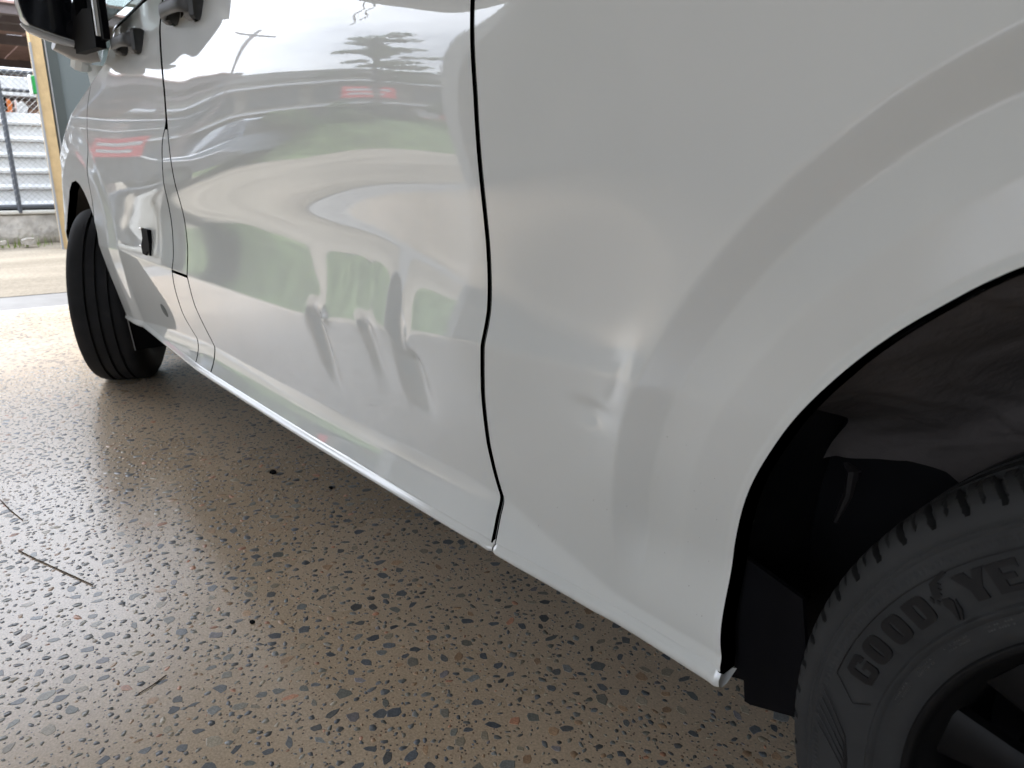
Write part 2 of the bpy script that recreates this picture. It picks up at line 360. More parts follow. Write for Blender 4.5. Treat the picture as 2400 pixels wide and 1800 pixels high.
# rear quarter panel, wrapped round the wheel arch
zz = np.linspace(ht(-.775), 1.30, 200); left = np.stack([gap_c(zz) + .0009 + .0040, zz], 1)
top = np.stack([np.linspace(left[-1, 0], .30, 60), np.full(60, 1.30)], 1)[1:]
right = np.stack([np.linspace(.30, .75, 40), np.linspace(1.30, 1.25, 40)], 1)[1:]
AS = ARCHS[ARCHS[:, 1] > .308]; k0 = np.argmax(AS[:, 0] > -.2265); k1 = np.argmax(AS[:, 0] > .15)
botl = ht(-.41)
c1a = np.vstack([[(-.4135, float(botl))], AS[:k0]])
C0 = np.vstack([resample(left, 300), resample(top, 121)[1:], resample(right, 41)[1:]])
C1 = np.vstack([resample(c1a, 300), resample(AS[k0 - 1:k1], 121)[1:], resample(AS[k1 - 1:k1 + 8], 41)[1:]])
X, Z = transfinite(C0, C1, None, 300, .9)
Z = Z + (ht(X[0]) - Z[0])[None, :] * np.exp(-np.arange(X.shape[0]) / 14.0)[:, None]
q_p = panel('rear_quarter_panel', X, Z, r=.0040, depth=.022)
q_p['label'] = 'rear quarter panel with a small dent and a recessed band round the wheel arch'
# front wing
fo = [(-3.03 - G2, .66), (-3.03 - G2, .77), (-3.02 - G2, .87), (-3.03 - G2, .93), (-3.06 - G2, 1.03), (-3.06 - G2, 1.175), (-3.35, 1.10), (-3.8, .98), (-4.12, .85), (-4.15, .40)]
fi = [(-3.04, .662), (-3.09, .70), (-3.15, .742), (-3.21, .768), (-3.27, .778), (-3.36, .77), (-3.45, .735), (-3.54, .66), (-3.62, .55), (-3.66, .42)]
X, Z = transfinite(resample(fo, 260), resample(fi, 260), None, 150)
panel('front_wing', X, Z, r=.003, depth=.03)
# sill hems (folded flange under the doors)
def hem(name, xa, xb, n):
    xs = np.linspace(xa, xb, n); V = []
    for x in xs:
        t, b = hem_top(x), hem_bot(x); y = float(body_y(x, t)); e = sm((x - xa) / .006) * sm((xb - x) / .006); h = t - b
        prof = [(.003, t + .0070), (-.0003, t + .0048), (-.0009, t + .0016), (-.0032, t - .002), (-.0052, t - .3 * h), (-.0052, t - .55 * h), (-.0035, t - .8 * h), (.0005, b + .0012), (.004, b), (.0055, b + .0008), (.012, b + .001), (.03, b + .012)]
        for q_, (dy, z) in enumerate(prof): V.append((x, (float(body_y(x, z)) + (.004, -.0008, -.0010)[q_] if q_ < 3 else y + dy) + (1 - e) * .004, z))
    m = 12; o = mesh_obj(name, vloc(V), grid_faces(n, m), PAINT, van, smooth=True)
    return o
hem('sill_flange', -2.90, float(gap_c(.32)) - .0006, 300)
hem('sill_flange', float(gap_c(.32)) + .0012, -.4125, 90)
# bead of seam sealer along the flange, slightly lumpy
sb = MB(); rr = random.Random(4)
for a, b in ((-2.88, -.777), (-.768, -.43)):
    xs = np.arange(a, b, .006); sb.tube([(x, float(body_y(x, hem_top(x))) + .0032, hem_bot(x) + .0002) for x in xs], [.0010 + .0005 * rr.random() for _ in xs], 5)
sb.v = [tuple(np.array(p) - VO) for p in sb.v]; sb.build('seam_sealer', mat('seam_sealer', (.62, .62, .60), .35), van, True)
# dark channels behind the door gaps
def gapback(name, c, z0, z1, w=.012):
    zs = np.linspace(z0, z1, 200); V = []
    for z in zs:
        for dx in (-w, w): V.append((float(c(z)) + dx, float(body_y(c(z), z)) + .010, z))
    mesh_obj(name, vloc(V), grid_faces(200, 2), GAPM, van)
gapback('door_seal', gap_c, .327, 1.30); gapback('door_seal', fd_c, .32, 1.25); gapback('door_seal', pill_c, .32, ZF, .010); gapback('door_seal', fend_gap, .60, 1.2)
zs = np.linspace(.33, 1.29, 240); m = MB()
m.tube([(float(gap_c(z)) - .0004, float(body_y(gap_c(z), z)) + .0038, z) for z in zs], .0009, 6)
m.v = [tuple(np.array(p) - VO) for p in m.v]; m.build('weatherstrip', SEAL, van, True)
# fuel-flap seam between the two pillar pieces
V = [(x, float(body_y(x, ZSEAM)) + .006, ZSEAM + dz) for x in np.linspace(-2.135, -1.99, 10) for dz in (-.008, .008)]
mesh_obj('pillar_seam', vloc(V), grid_faces(10, 2), GAPM, van)

# underbody and the rest of the shell (floor pan, far side, roof)
m = MB()
m.box((-2.95, .10, .36), (-.47, 1.80, .40)); m.box((-2.85, .16, .27), (-.50, .24, .37)); m.box((-2.6, .30, .20), (-.6, 1.6, .36)); m.box((-4.0, .45, .25), (.9, 1.4, .40))  # the lower boxes are added blockers that darken the floor under the van
m.v = [tuple(np.array(p) - VO) for p in m.v]; m.build('floor_pan_and_blockers', BLACK, van)
def poly_shell(name, prof, x0, x1, material):   # far side and roof: profile in (y,z) swept along x
    V = []
    for x in (x0, x1):
        for (y, z) in prof: V.append((x, y, z))
    return mesh_obj(name, vloc(V), grid_faces(2, len(prof)), material, van)
poly_shell('far_side_panel', [(1.80, .26), (1.88, .62), (1.87, 1.0), (1.80, 1.27)], -4.0, 1.0, PAINT)  # carried down low to keep light out from under the van
poly_shell('roof_panel', [(1.72, 1.75), (1.55, 1.88), (.9, 1.93), (.25, 1.88), (.09, 1.75)], -2.7, 1.0, PAINT)
poly_shell('upper_side_panel', [(.018, 1.30), (.05, 1.5), (.09, 1.75)], -2.03, 1.0, PAINT)
poly_shell('far_upper_panel', [(1.72, 1.75), (1.76, 1.5), (1.80, 1.27)], -2.2, 1.0, PAINT)
m = MB(); m.box((-2.14, .08, .42), (-2.10, 1.74, 1.85)); m.v = [tuple(np.array(p) - VO) for p in m.v]; m.build('bulkhead', mat('grey_bulkhead', (.25, .25, .25), .6), van)
# bonnet, windscreen, dashboard
V = [(-3.08, .06, 1.17), (-3.08, 1.80, 1.17), (-3.55, .17, 1.08), (-3.55, 1.70, 1.08), (-3.95, .30, .96), (-3.95, 1.58, .96), (-4.12, .42, .80), (-4.12, 1.46, .80), (-4.15, .42, .35), (-4.15, 1.46, .35)]
mesh_obj('bonnet', vloc(V), [(0, 1, 3, 2), (2, 3, 5, 4), (4, 5, 7, 6), (6, 7, 9, 8)], PAINT, van, smooth=True)
GLASS, gN, gL, gb = nt('window_glass'); gb.inputs['Transmission Weight'].default_value = 1; gb.inputs['Roughness'].default_value = 0; gb.inputs['Base Color'].default_value = (.75, .82, .80, 1); gb.inputs['IOR'].default_value = 1.5; gb.inputs['Thin Film Thickness'].default_value = 0
def glasspane(name, q4, nrm, parent=van, th=.004):
    a = np.array(q4, float); b = a + np.array(nrm) * th
    o = mesh_obj(name, vloc(np.vstack([a, b])), [(0, 1, 2, 3), (7, 6, 5, 4), (0, 4, 5, 1), (1, 5, 6, 2), (2, 6, 7, 3), (3, 7, 4, 0)], GLASS, parent)
    return o
glasspane('windscreen', [(-3.15, .12, 1.17), (-3.15, 1.74, 1.17), (-2.72, 1.62, 1.80), (-2.72, .22, 1.80)], (-.82, 0, .57))
glasspane('side_window', [(-2.93, .022, 1.215), (-2.22, .022, 1.25), (-2.20, .085, 1.62), (-2.66, .085, 1.62)], (0, 1, 0))
m = MB()
m.box((-3.10, .12, 1.10), (-2.75, 1.74, 1.19), .02)
m.v = [tuple(np.array(p) - VO) for p in m.v]; m.build('dashboard', BLACK, van)
m = MB(); m.box((-2.45, .20, .80), (-2.25, .68, 1.45), .05); m.box((-2.43, .32, 1.45), (-2.31, .56, 1.66), .04); m.v = [tuple(np.array(p) - VO) for p in m.v]; m.build('seat_back', BLACK, van)
# window surround: pillars and weather strip
m = MB()
m.tube([(-3.13, .055, 1.165), (-2.95, .075, 1.42), (-2.70, .11, 1.78)], [.034, .032, .034], 10)
m.v = [tuple(np.array(p) - VO) for p in m.v]; m.build('windscreen_pillar', PAINT, van, True)
m = MB()
m.tube([(-2.12, .012, 1.26), (-2.11, .045, 1.5), (-2.10, .085, 1.75)], [.075, .07, .07], 12)
m.v = [tuple(np.array(p) - VO) for p in m.v]; m.build('door_pillar', GLOSSB, van, True)
m = MB()
m.tube([(x, float(body_y(x, belt(x))) + .006, float(belt(x)) + .006) for x in np.linspace(-3.02, -2.05, 30)], .008, 8)
m.tube([(-2.955, .02, 1.20), (-2.88, .045, 1.34), (-2.80, .07, 1.48), (-2.66, .09, 1.62)], .014, 8)
m.tube([(-2.79, .012, 1.22), (-2.79, .035, 1.40), (-2.79, .06, 1.50)], .012, 8)
m.v = [tuple(np.array(p) - VO) for p in m.v]; m.build('window_trim', GLOSSB, van, True)
# black sail at the foot of the mirror
m = MB(); m.prism([(-2.82, 1.17), (-2.55, 1.16), (-2.55, 1.262), (-2.66, 1.275), (-2.80, 1.262)], 'y', -.016, .012)
m.v = [tuple(np.array(p) - VO) for p in m.v]; m.build('mirror_sail', BLACK, van)

m = MB(); m.box((-2.549, -.013, 1.19), (-2.538, .004, 1.50), .002); m.v = [tuple(np.array(p) - VO) for p in m.v]; m.build('quarter_window_bar', PAINT, van)
m = MB(); m.prism([(-2.655, 1.18), (-2.51, 1.18), (-2.515, 1.48), (-2.65, 1.48)], 'y', -.002, .016); m.v = [tuple(np.array(p) - VO) for p in m.v]; m.build('window_channel', BLACK, van)
# door mirror  (seen from behind)
def loft(sections, name, mt, parent, close=True, smooth=True):
    n = len(sections); m_ = len(sections[0]); V = np.array(sections, float).reshape(-1, 3); F = []
    for i in range(n - 1):
        for j in range(m_): F.append((i * m_ + j, i * m_ + (j + 1) % m_, (i + 1) * m_ + (j + 1) % m_, (i + 1) * m_ + j))
    if close: F.append(tuple(reversed(range(m_)))); F.append(tuple((n - 1) * m_ + j for j in range(m_)))
    b = MB(); b.add(vloc(V), F); return b.build(name, mt, parent, smooth, 40)
mo = [(-.1520, 1.48), (-.1500, 1.36), (-.1465, 1.300), (-.1400, 1.262), (-.1250, 1.240), (-.085, 1.228), (-.040, 1.216), (-.010, 1.210), (.000, 1.222), (.002, 1.262), (-.002, 1.36), (-.006, 1.48), (-.03, 1.495), (-.12, 1.495)]
def sc(P, k, cy=-.075, cz=1.36, dy=0, dz=0): return [(cy + (y - cy) * k + dy, cz + (z - cz) * k + dz) for y, z in P]
XM = -2.86
hs = loft([[(XM + .012, y, z) for y, z in sc(mo, 1.0)], [(XM, y, z) for y, z in sc(mo, 1.035)], [(XM - .03, y, z) for y, z in sc(mo, 1.03)], [(XM - .07, y, z) for y, z in sc(mo, .88)], [(XM - .10, y, z) for y, z in sc(mo, .55)]], 'mirror_housing', PAINT, van)
loft([[(XM + .0125, y, z) for y, z in sc(mo, .985)], [(XM + .014, y, z) for y, z in sc(mo, .96)], [(XM + .006, y, z) for y, z in sc(mo, .93)]], 'mirror_surround', GLOSSB, hs)
MIRG = mat('dark_mirror_glass', (.55, .56, .58), .02, metal=1)
loft([[(XM + .0072, y, z) for y, z in sc(mo, .93)], [(XM + .0076, y, z) for y, z in sc(mo, .928)]], 'mirror_glass', MIRG, hs)
m = MB(); cl = [(-.148, 1.243), (-.128, 1.229), (-.085, 1.214), (-.040, 1.204), (-.012, 1.200)]
m.tube([(XM + .010, y, z) for y, z in cl], [.004, .010, .011, .011, .009], 10)
m.v = [tuple(np.array(p) - VO) for p in m.v]; m.build('indicator_lens', mat('clear_lens', (.55, .56, .57), .08, coat=1), van, True)
m = MB(); m.tube([(XM - .03, -.06, 1.205), (XM - .035, -.01, 1.190), (XM - .03, .03, 1.185), (XM - .02, .06, 1.19)], [.022, .03, .032, .03], 14)
m.v = [tuple(np.array(p) - VO) for p in m.v]; m.build('mirror_arm', mat('mirror_grey', (.30, .29, .28), .4), van, True)
m = MB(); m.prism([(-2.90, 1.185), (-2.78, 1.20), (-2.77, 1.33), (-2.84, 1.29)], 'y', -.010, .02); m.tube([(XM + .0, -.01, 1.245), (XM + .02, .012, 1.235), (XM + .03, .03, 1.23)], [.03, .035, .03], 12)
m.v = [tuple(np.array(p) - VO) for p in m.v]; m.build('mirror_bracket', BLACK, van, True)

# pull handles: grip bar on two feet with a lower escutcheon
def handle(cx, cz, half=.102):
    secs = []
    for u in np.linspace(-1, 1, 25):
        x = cx + half * u; e = abs(u)
        yo = float(body_y(x, cz)) - (.040 * (1 - e ** 4) ** .6 + .004)
        hh = .0155 + .006 * e ** 3; th = .0085 + .004 * e ** 2
        secs.append([(x, yo + th * math.sin(w) * (1 + .15 * math.cos(2 * w)), cz - .002 * u + hh * math.cos(w)) for w in np.linspace(0, 2 * math.pi, 17)[:-1]])
    h = loft(secs, 'door_handle', HANDLE, van)
    for s_, w, dz0, dz1 in ((-1, .022, -.022, .024), (1, .026, -.036, .026)):
        m = MB(); x = cx + s_ * (half - .012); y = float(body_y(x, cz)) + .002
        m.box((x - w, y - .034, cz + dz0), (x + w, y + .006, cz + dz1), .007)
        m.v = [tuple(np.array(p) - VO) for p in m.v]; m.build('handle_foot', HANDLE, h, True, 50)
    m = MB(); y = float(body_y(cx, cz)); m.box((cx - .06, y - .0015, cz - .024), (cx + .06, y + .01, cz + .022), .006)
    m.v = [tuple(np.array(p) - VO) for p in m.v]; m.build('finger_cup', BLACK, h, True, 50)
handle(-2.46, 1.168); handle(-1.945, 1.183)
# small black emblem low on the front door
m = MB(); ex, ez = -2.36, .62; y = float(body_y(ex, ez))
m.prism([(ex - .032, ez + .040), (ex + .030, ez + .040), (ex + .034, ez + .004), (ex + .026, ez - .034), (ex + .006, ez - .022), (ex - .014, ez - .036), (ex - .050, ez - .034), (ex - .055, ez - .010), (ex - .03, ez + .012)], 'y', y - .009, y + .006)
m.v = [tuple(np.array(p) - VO) for p in m.v]; emb = m.build('side_emblem', BLACK, van)
BE = mat('bright_edge', (.6, .6, .6), .15, metal=1)
for a, b in (((ex - .040, y - .0125, ez + .038), (ex - .02, y - .002, ez + .043)), ((ex - .060, y - .0125, ez - .014), (ex - .042, y - .002, ez - .009))):
    m = MB(); m.box(a, b, .001); m.v = [tuple(np.array(p) - VO) for p in m.v]; m.build('emblem_edge', BE, emb)
# low grey oval disc on the lower front door
V = []; n = 24; cx, cz = -2.335, .424
rings = [(1.0, 0.0), (.96, .0015), (.8, .0022), (0.02, .0026)]
for k, o_ in rings:
    for j in range(n):
        w = 2 * math.pi * j / n; dx, dz = .030 * k * math.cos(w), .0165 * k * math.sin(w); x = cx + dx * .92 + dz * .3; z = cz - dx * .30 + dz
        V.append((x, float(body_y(x, z)) - .0004 - o_ * .4, z))
F = [(i * n + j, i * n + (j + 1) % n, (i + 1) * n + (j + 1) % n, (i + 1) * n + j) for i in range(3) for j in range(n)]
mesh_obj('grey_oval', vloc(V), F, mat('matt_grey_oval', (.11, .12, .115), .75, spec=.2), van, smooth=True)

# ------------------------------------------------------------------ rear wheel arch interior
def arch_sheet(name, pts, y0, y1, mt, ny=2, smooth=True):
    P = np.array(pts); V = []
    for (x, z) in P:
        for y in np.linspace(y0, y1, ny): V.append((x, y, z))
    return mesh_obj(name, vloc(V), grid_faces(len(P), ny), mt, van, smooth)
LIN = mat('arch_liner_black', (.005, .005, .006), .6, noise=.3, nscale=30, bump=.0004, bscale=120, spec=.25)
la = [(-.428, .30), (-.436, .33), (-.44, .40), (-.436, .46), (-.425, .53), (-.405, .60), (-.37, .66), (-.33, .72), (-.27, .775), (-.2, .81), (-.1, .84), (0, .85), (.1, .84), (.2, .80), (.3, .74), (.4, .6), (.42, .4)]
arch_sheet('wheel_arch_liner', la, .078, .50, LIN, 8)
m = MB(); m.box((-.50, .45, .25), (.5, .50, 1.0)); m.v = [tuple(np.array(p) - VO) for p in m.v]; m.build('chassis_rail', BLACK, van)
# felt splash guard panel above the tyre
FELT = mat('worn_grey_felt', (.062, .055, .053), .95, noise=.22, nscale=9, bump=.0022, bscale=70, spec=.2)
gp_top = [(-.358, .648), (-.325, .690), (-.275, .742), (-.215, .785), (-.14, .818), (-.05, .835), (.2, .81)]
gp_bot = [(-.434, .503), (-.413, .514), (-.376, .522), (-.334, .533), (-.297, .529), (-.266, .511), (.2, .48)]
A_, B_ = resample(gp_bot, 120), resample(gp_top, 120); X, Z = transfinite(A_, B_, None, 70)
zs_ = np.maximum(.55, .335 + np.sqrt(np.clip(.368 ** 2 - X ** 2, 0, None))); zt_ = B_[:, 1][:, None]
Yg = .262 - .215 * sm((Z - zs_) / np.maximum(zt_ - zs_, .06)) + .006 * np.sin(X * 24 + Z * 9) * np.sin(Z * 21) + .003 * np.sin(X * 90 + 4 * np.sin(Z * 50))
ci = np.hypot(X + .215, (Z - .645)); Yg += .004 * np.exp(-((ci - .062) / .004) ** 2)
ln = (Z - .553) - .35 * (X + .34); Yg += .003 * np.exp(-(ln / .004) ** 2) * (X > -.35) * (X < -.2)
mesh_obj('felt_guard', vloc(np.stack([X, Yg, Z], -1).reshape(-1, 3)), grid_faces(120, 70), FELT, van, smooth=True)
m = MB(); m.tube([(-.356, .30, .502), (-.330, .30, .499)], .0055, 10); m.tube([(-.331, .30, .499), (-.312, .30, .494)], .002, 6)
m.v = [tuple(np.array(p) - VO) for p in m.v]; m.build('brake_line_clip', mat('pale_plastic', (.07, .07, .055), .4), van, True)
m = MB(); m.tube([(-.42, .29, .505), (-.398, .28, .492), (-.402, .28, .46), (-.412, .28, .42)], [.004, .009, .006, .004], 8)
m.v = [tuple(np.array(p) - VO) for p in m.v]; m.build('bracket', mat('bracket_grey', (.015, .013, .013), .5), van, True)
DM = mat('dull_metal', (.10, .10, .10), .35, metal=.6)
for pts, r_ in (([(-.428, .095, .375), (-.410, .092, .350)], .0028), ([(-.431, .10, .49), (-.428, .10, .483)], .003), ([(-.43, .11, .47), (-.429, .105, .467)], .003)):
    m = MB(); m.tube(pts, r_, 8); m.v = [tuple(np.array(p) - VO) for p in m.v]; m.build('liner_fastener', DM, van, True)
m = MB(); m.box((-.46, .28, .20), (-.18, .29, .62)); m.v = [tuple(np.array(p) - VO) for p in m.v]; m.build('black_backing', BLACK, van)  # black sheet added behind the wheel, stands in for the dark there
# flap below the liner
m = MB(); m.prism([(-.430, .31), (-.418, .283), (-.403, .288), (-.399, .262), (-.392, .262), (-.340, .280), (-.33, .32), (-.35, .42), (-.43, .44)], 'y', .085, .091)
m.v = [tuple(np.array(p) - VO) for p in m.v]; m.build('mud_flap', BLACK, van)
# ------------------------------------------------------------------ wheels
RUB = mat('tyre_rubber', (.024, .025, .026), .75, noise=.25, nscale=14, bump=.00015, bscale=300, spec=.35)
RUBF = mat('darkened_front_tyre_rubber', (.014, .0145, .016), .8, noise=.25, nscale=14, spec=.25)  # same tyre rubber, shade put into its colour against the doorway light
RUBD = mat('tyre_lettering', (.006, .006, .007), .5, spec=.3)
def tyre_mesh(name, parent, cx, cy, cz, n=1440, detail=True, mt=None):
    # profile from bead (outer face) over the sidewall, shoulder and tread to the inner side: (radius, y from outer plane)
    prof = [(.205, .055), (.212, .030), (.218, .014), (.226, .006), (.2355, .0035), (.246, .0035), (.2495, .0005), (.2515, .0004), (.2535, .0032), (.258, .003),
            (.262, .0015), (.268, .0003), (.276, -.0003), (.284, -.0002), (.290, .0004), (.2955, .0014), (.2975, .0019), (.2985, .0021), (.3000, .0026), (.3015, .0030), (.3030, .0032),
            (.3050, .0037), (.3068, .0050), (.3082, .0046), (.3100, .0048), (.3118, .0072), (.3132, .0070), (.3150, .0066), (.3185, .0076), (.3212, .0088), (.3238, .0104),
            (.3262, .0124), (.3285, .0148), (.3308, .0180), (.3330, .0220), (.3348, .0262), (.3364, .0310), (.3378, .0370), (.3388, .0440), (.3396, .0530), (.3400, .0660), (.3310, .0668), (.3310, .0755), (.3400, .0765),
            (.3402, .09), (.3402, .104), (.3320, .105), (.3320, .115), (.3402, .116), (.3402, .130), (.3400, .1445), (.332, .1455), (.332, .153), (.3396, .154), (.3390, .166), (.3362, .182), (.330, .196), (.312, .208), (.28, .220), (.24, .216), (.21, .19)]
    prof = np.array(prof); m = len(prof); th = np.linspace(0, 2 * math.pi, n, endpoint=False)[:, None]
    Rr = np.repeat(prof[None, :, 0], n, 0); Yy = np.repeat(prof[None, :, 1], n, 0)
    if detail:
        deg = np.degrees(th); P = 360 / 68.0
        sl = (prof[None, :, 1] - .011) / .050   # 0 at inner end of slots .. 1 at groove
        ph = (deg - 1.2 + 2.6 * np.clip(sl, 0, 1) + P / 2) % P - P / 2
        on = (prof[:, 0] > .3255) & (prof[:, 1] < .0662) & (prof[:, 1] > .01)
        w = .42 + .22 * np.clip(sl, 0, 1)
        cut = np.where(np.abs(ph) < w, 1.0, 0.0) * on[None, :]
        ph2 = (deg + P / 2 - 1.2 + 2.6 * np.clip(sl, 0, 1) + P / 2) % P - P / 2
        on2 = (prof[:, 0] > .3300) & (prof[:, 1] < .0662) & (prof[:, 1] > .01)
        cut2 = np.where(np.abs(ph2) < .13, .6, 0) * on2[None, :]
        c = np.maximum(cut, cut2); Rr -= .0055 * c; Yy = Yy + .0065 * c * np.clip((.045 - prof[None, :, 1]) / .02, 0, 1)
        # fine ribbed band
        rb = (np.arange(n) % 4 < 2)[:, None] * ((prof[:, 0] > .2978) & (prof[:, 0] < .3020))[None, :]
        Yy += .0010 * rb
        # wavering mould line at the shoulder
        j = rng.normal(0, .00035, (n, 1)); Rr += j * (np.abs(prof[:, 0] - .3125) < .0012)[None, :]
    V = np.stack([cx - Rr * np.cos(th), cy + Yy, cz + Rr * np.sin(th)], -1).reshape(-1, 3)
    F = grid_faces(n, m, wrap=True)
    o = mesh_obj(name, V, F, mt or RUB, parent, smooth=True)
    o.data.set_sharp_from_angle(angle=R(38)); return o
RW = empty('rear_wheel', (0, .04, .335)); RW.parent = van; RW.location = Vector((0, .042, .335)) - Vector(VO)
tyre = tyre_mesh('tyre', RW, 0, 0, 0)
# raised lettering on the sidewall: blocky letters bent round the wheel
LET = {
 'G': [[(0, .22), (.14, 0), (.86, 0), (1, .14), (1, .56), (.52, .56), (.52, .44), (.68, .44), (.68, .22), (.32, .22), (.32, .78), (.68, .78), (.68, .68), (1, .68), (1, .84), (.86, 1), (.14, 1), (0, .80)]],
 'E': [[(0, 0), (1, 0), (1, .28), (.86, .20), (.40, .20), (.40, .41), (.80, .41), (.80, .60), (.40, .60), (.40, .80), (.86, .80), (1, .72), (1, 1), (0, 1)]],
 'Y': [[(.31, 0), (.69, 0), (.69, .40), (1, 1), (.66, 1), (.54, .66), (.42, 1), (0, 1), (.31, .40)]],
 'A': [[(-.02, 0), (.32, 0), (.38, .2), (.62, .2), (.68, 0), (1.02, 0), (.70, 1), (.30, 1)]],
 'R': [[(0, 0), (.38, 0), (.38, .38), (.5, .38), (.62, 0), (1.02, 0), (.86, .42), (1, .56), (1, .84), (.86, 1), (0, 1)]],
}
def ring_letter(kind, W=1.0):   # letters with a counter: quads between outer and inner outline
    n = 28; O_, I_ = [], []
    for k in range(n):
        w = 2 * math.pi * k / n; c, s_ = math.cos(w), math.sin(w); e = .62
        if kind == 'O':
            O_.append((.5 + .5 * np.sign(c) * abs(c) ** e, .5 + .5 * np.sign(s_) * abs(s_) ** e)); I_.append((.5 + .07 * np.sign(c) * abs(c) ** .5, .5 + .30 * np.sign(s_) * abs(s_) ** .5))
        else:
            x = .5 + .5 * np.sign(c) * abs(c) ** (.55 if c > 0 else .12); z = .5 + .5 * np.sign(s_) * abs(s_) ** (.6 if c > 0 else .25)
            O_.append((x, z)); I_.append((.5 + .10 * np.sign(c) * abs(c) ** .5, .5 + .28 * np.sign(s_) * abs(s_) ** .4))
    return O_, I_
LR0, LR1 = .2635, .2875
def bend(x, z, c_deg, wd):     # letter box -> wheel plane, offset so that it stands proud of the sidewall
    a = R(c_deg + (x - .5) * wd); r = LR0 + z * (LR1 - LR0); return (-r * math.cos(a), r * math.sin(a))
def letter(ch, cdeg, wd):
    m = MB(); h0, h1 = .0008, -.0017
    if ch in 'OD':
        O_, I_ = ring_letter(ch); n = len(O_); V = []
        for L_, y in ((O_, h0), (O_, h1), (I_, h1), (I_, h0)):
            for (x, z) in L_:
                bx, bz = bend(x, z, cdeg, wd); V.append((bx, y, bz))
        F = [(r * n + k, r * n + (k + 1) % n, (r + 1) * n + (k + 1) % n, (r + 1) * n + k) for r in range(3) for k in range(n)]
        m.add(V, F)
    else:
        for poly in LET[ch]:
            pts = []
            for (a, b) in zip(poly, poly[1:] + poly[:1]):
                for t in (0, .5): pts.append((a[0] + (b[0] - a[0]) * t, a[1] + (b[1] - a[1]) * t))
            p2 = [bend(x, z, cdeg, wd) for x, z in pts]; m.prism(p2, 'y', h1, h0)
    return m.build('letter', RUBD, RW)
for ch, c_, wd in (('G', 15.1, 4.6), ('O', 20.9, 4.6), ('O', 27.3, 4.6), ('D', 33.3, 4.7), ('Y', 44.6, 5.6), ('E', 50.0, 4.7), ('A', 55.8, 5.0), ('R', 61.6, 4.8)): letter(ch, c_, wd)
# winged-foot mark between D and Y
foot = [[(.10, .62), (.35, 1.10), (1.05, 1.30), (1.12, 1.18), (.62, 1.02), (.72, .92), (.52, .88), (.60, .76), (.44, .74), (.50, .62), (.36, .56)],
        [(.36, .50), (.62, .46), (.70, .30), (.60, .10), (.50, -.12), (.40, -.30), (.34, -.28), (.36, .05), (.28, .30)],
        [(-.05, .66), (.06, .74), (.10, .60), (.0, .50)], [(.10, .50), (.20, .56), (.26, .44), (.14, .38)], [(.74, .30), (.82, .34), (.74, -.05), (.52, -.34), (.48, -.28), (.66, .0)]]
m = MB()
for poly in foot: m.prism([bend(x, z, 38.9, 4.6) for x, z in poly], 'y', -.0017, .0008)
m.build('winged_foot_mark', RUBD, RW)
# thin outline panel round the lettering and chevrons below it
m = MB()
def arcbar(r, a0, a1, w=.0006, n=30): return [(-r * math.cos(R(a)), -.0010, r * math.sin(R(a))) for a in np.linspace(a0, a1, n)]
m.tube(arcbar(.2935, 11, 80), .0007, 5); m.tube([(-.2935 * math.cos(R(11)), -.001, .2935 * math.sin(R(11))), (-.272 * math.cos(R(7)), -.001, .272 * math.sin(R(7))), (-.258 * math.cos(R(9)), 0, .258 * math.sin(R(9)))], .0007, 5)
for k in range(5):
    a = 6 - k * 1.9
    m.tube([(-(.299 - .0 * k) * math.cos(R(a)), 0, .299 * math.sin(R(a))), (-.285 * math.cos(R(a - 3)), -.001, .285 * math.sin(R(a - 3))), (-.272 * math.cos(R(a - 7)), -.0008, .272 * math.sin(R(a - 7))), (-.268 * math.cos(R(a - 13)), -.0005, .268 * math.sin(R(a - 13)))], .0008, 5)
m.build('sidewall_ribs', RUBD, RW, True)
# tiny moulded characters near the bead, too small to read
m = MB(); r3 = random.Random(8)
for a0, a1 in ((13, 19), (22, 27), (31, 37), (41, 46)):
    a = a0
    while a < a1:
        for dr in (0, .0035):
            if r3.random() < .75: m.tube([(-(.2400 + dr) * math.cos(R(a)), .0030, (.2400 + dr) * math.sin(R(a))), (-(.2400 + dr) * math.cos(R(a + .28)), .0030, (.2400 + dr) * math.sin(R(a + .28)))], .0006, 4)
        a += .55
sp_ = m.build('small_print', mat('grey_print', (.07, .07, .07), .5), RW); sp_['kind'] = 'stuff'
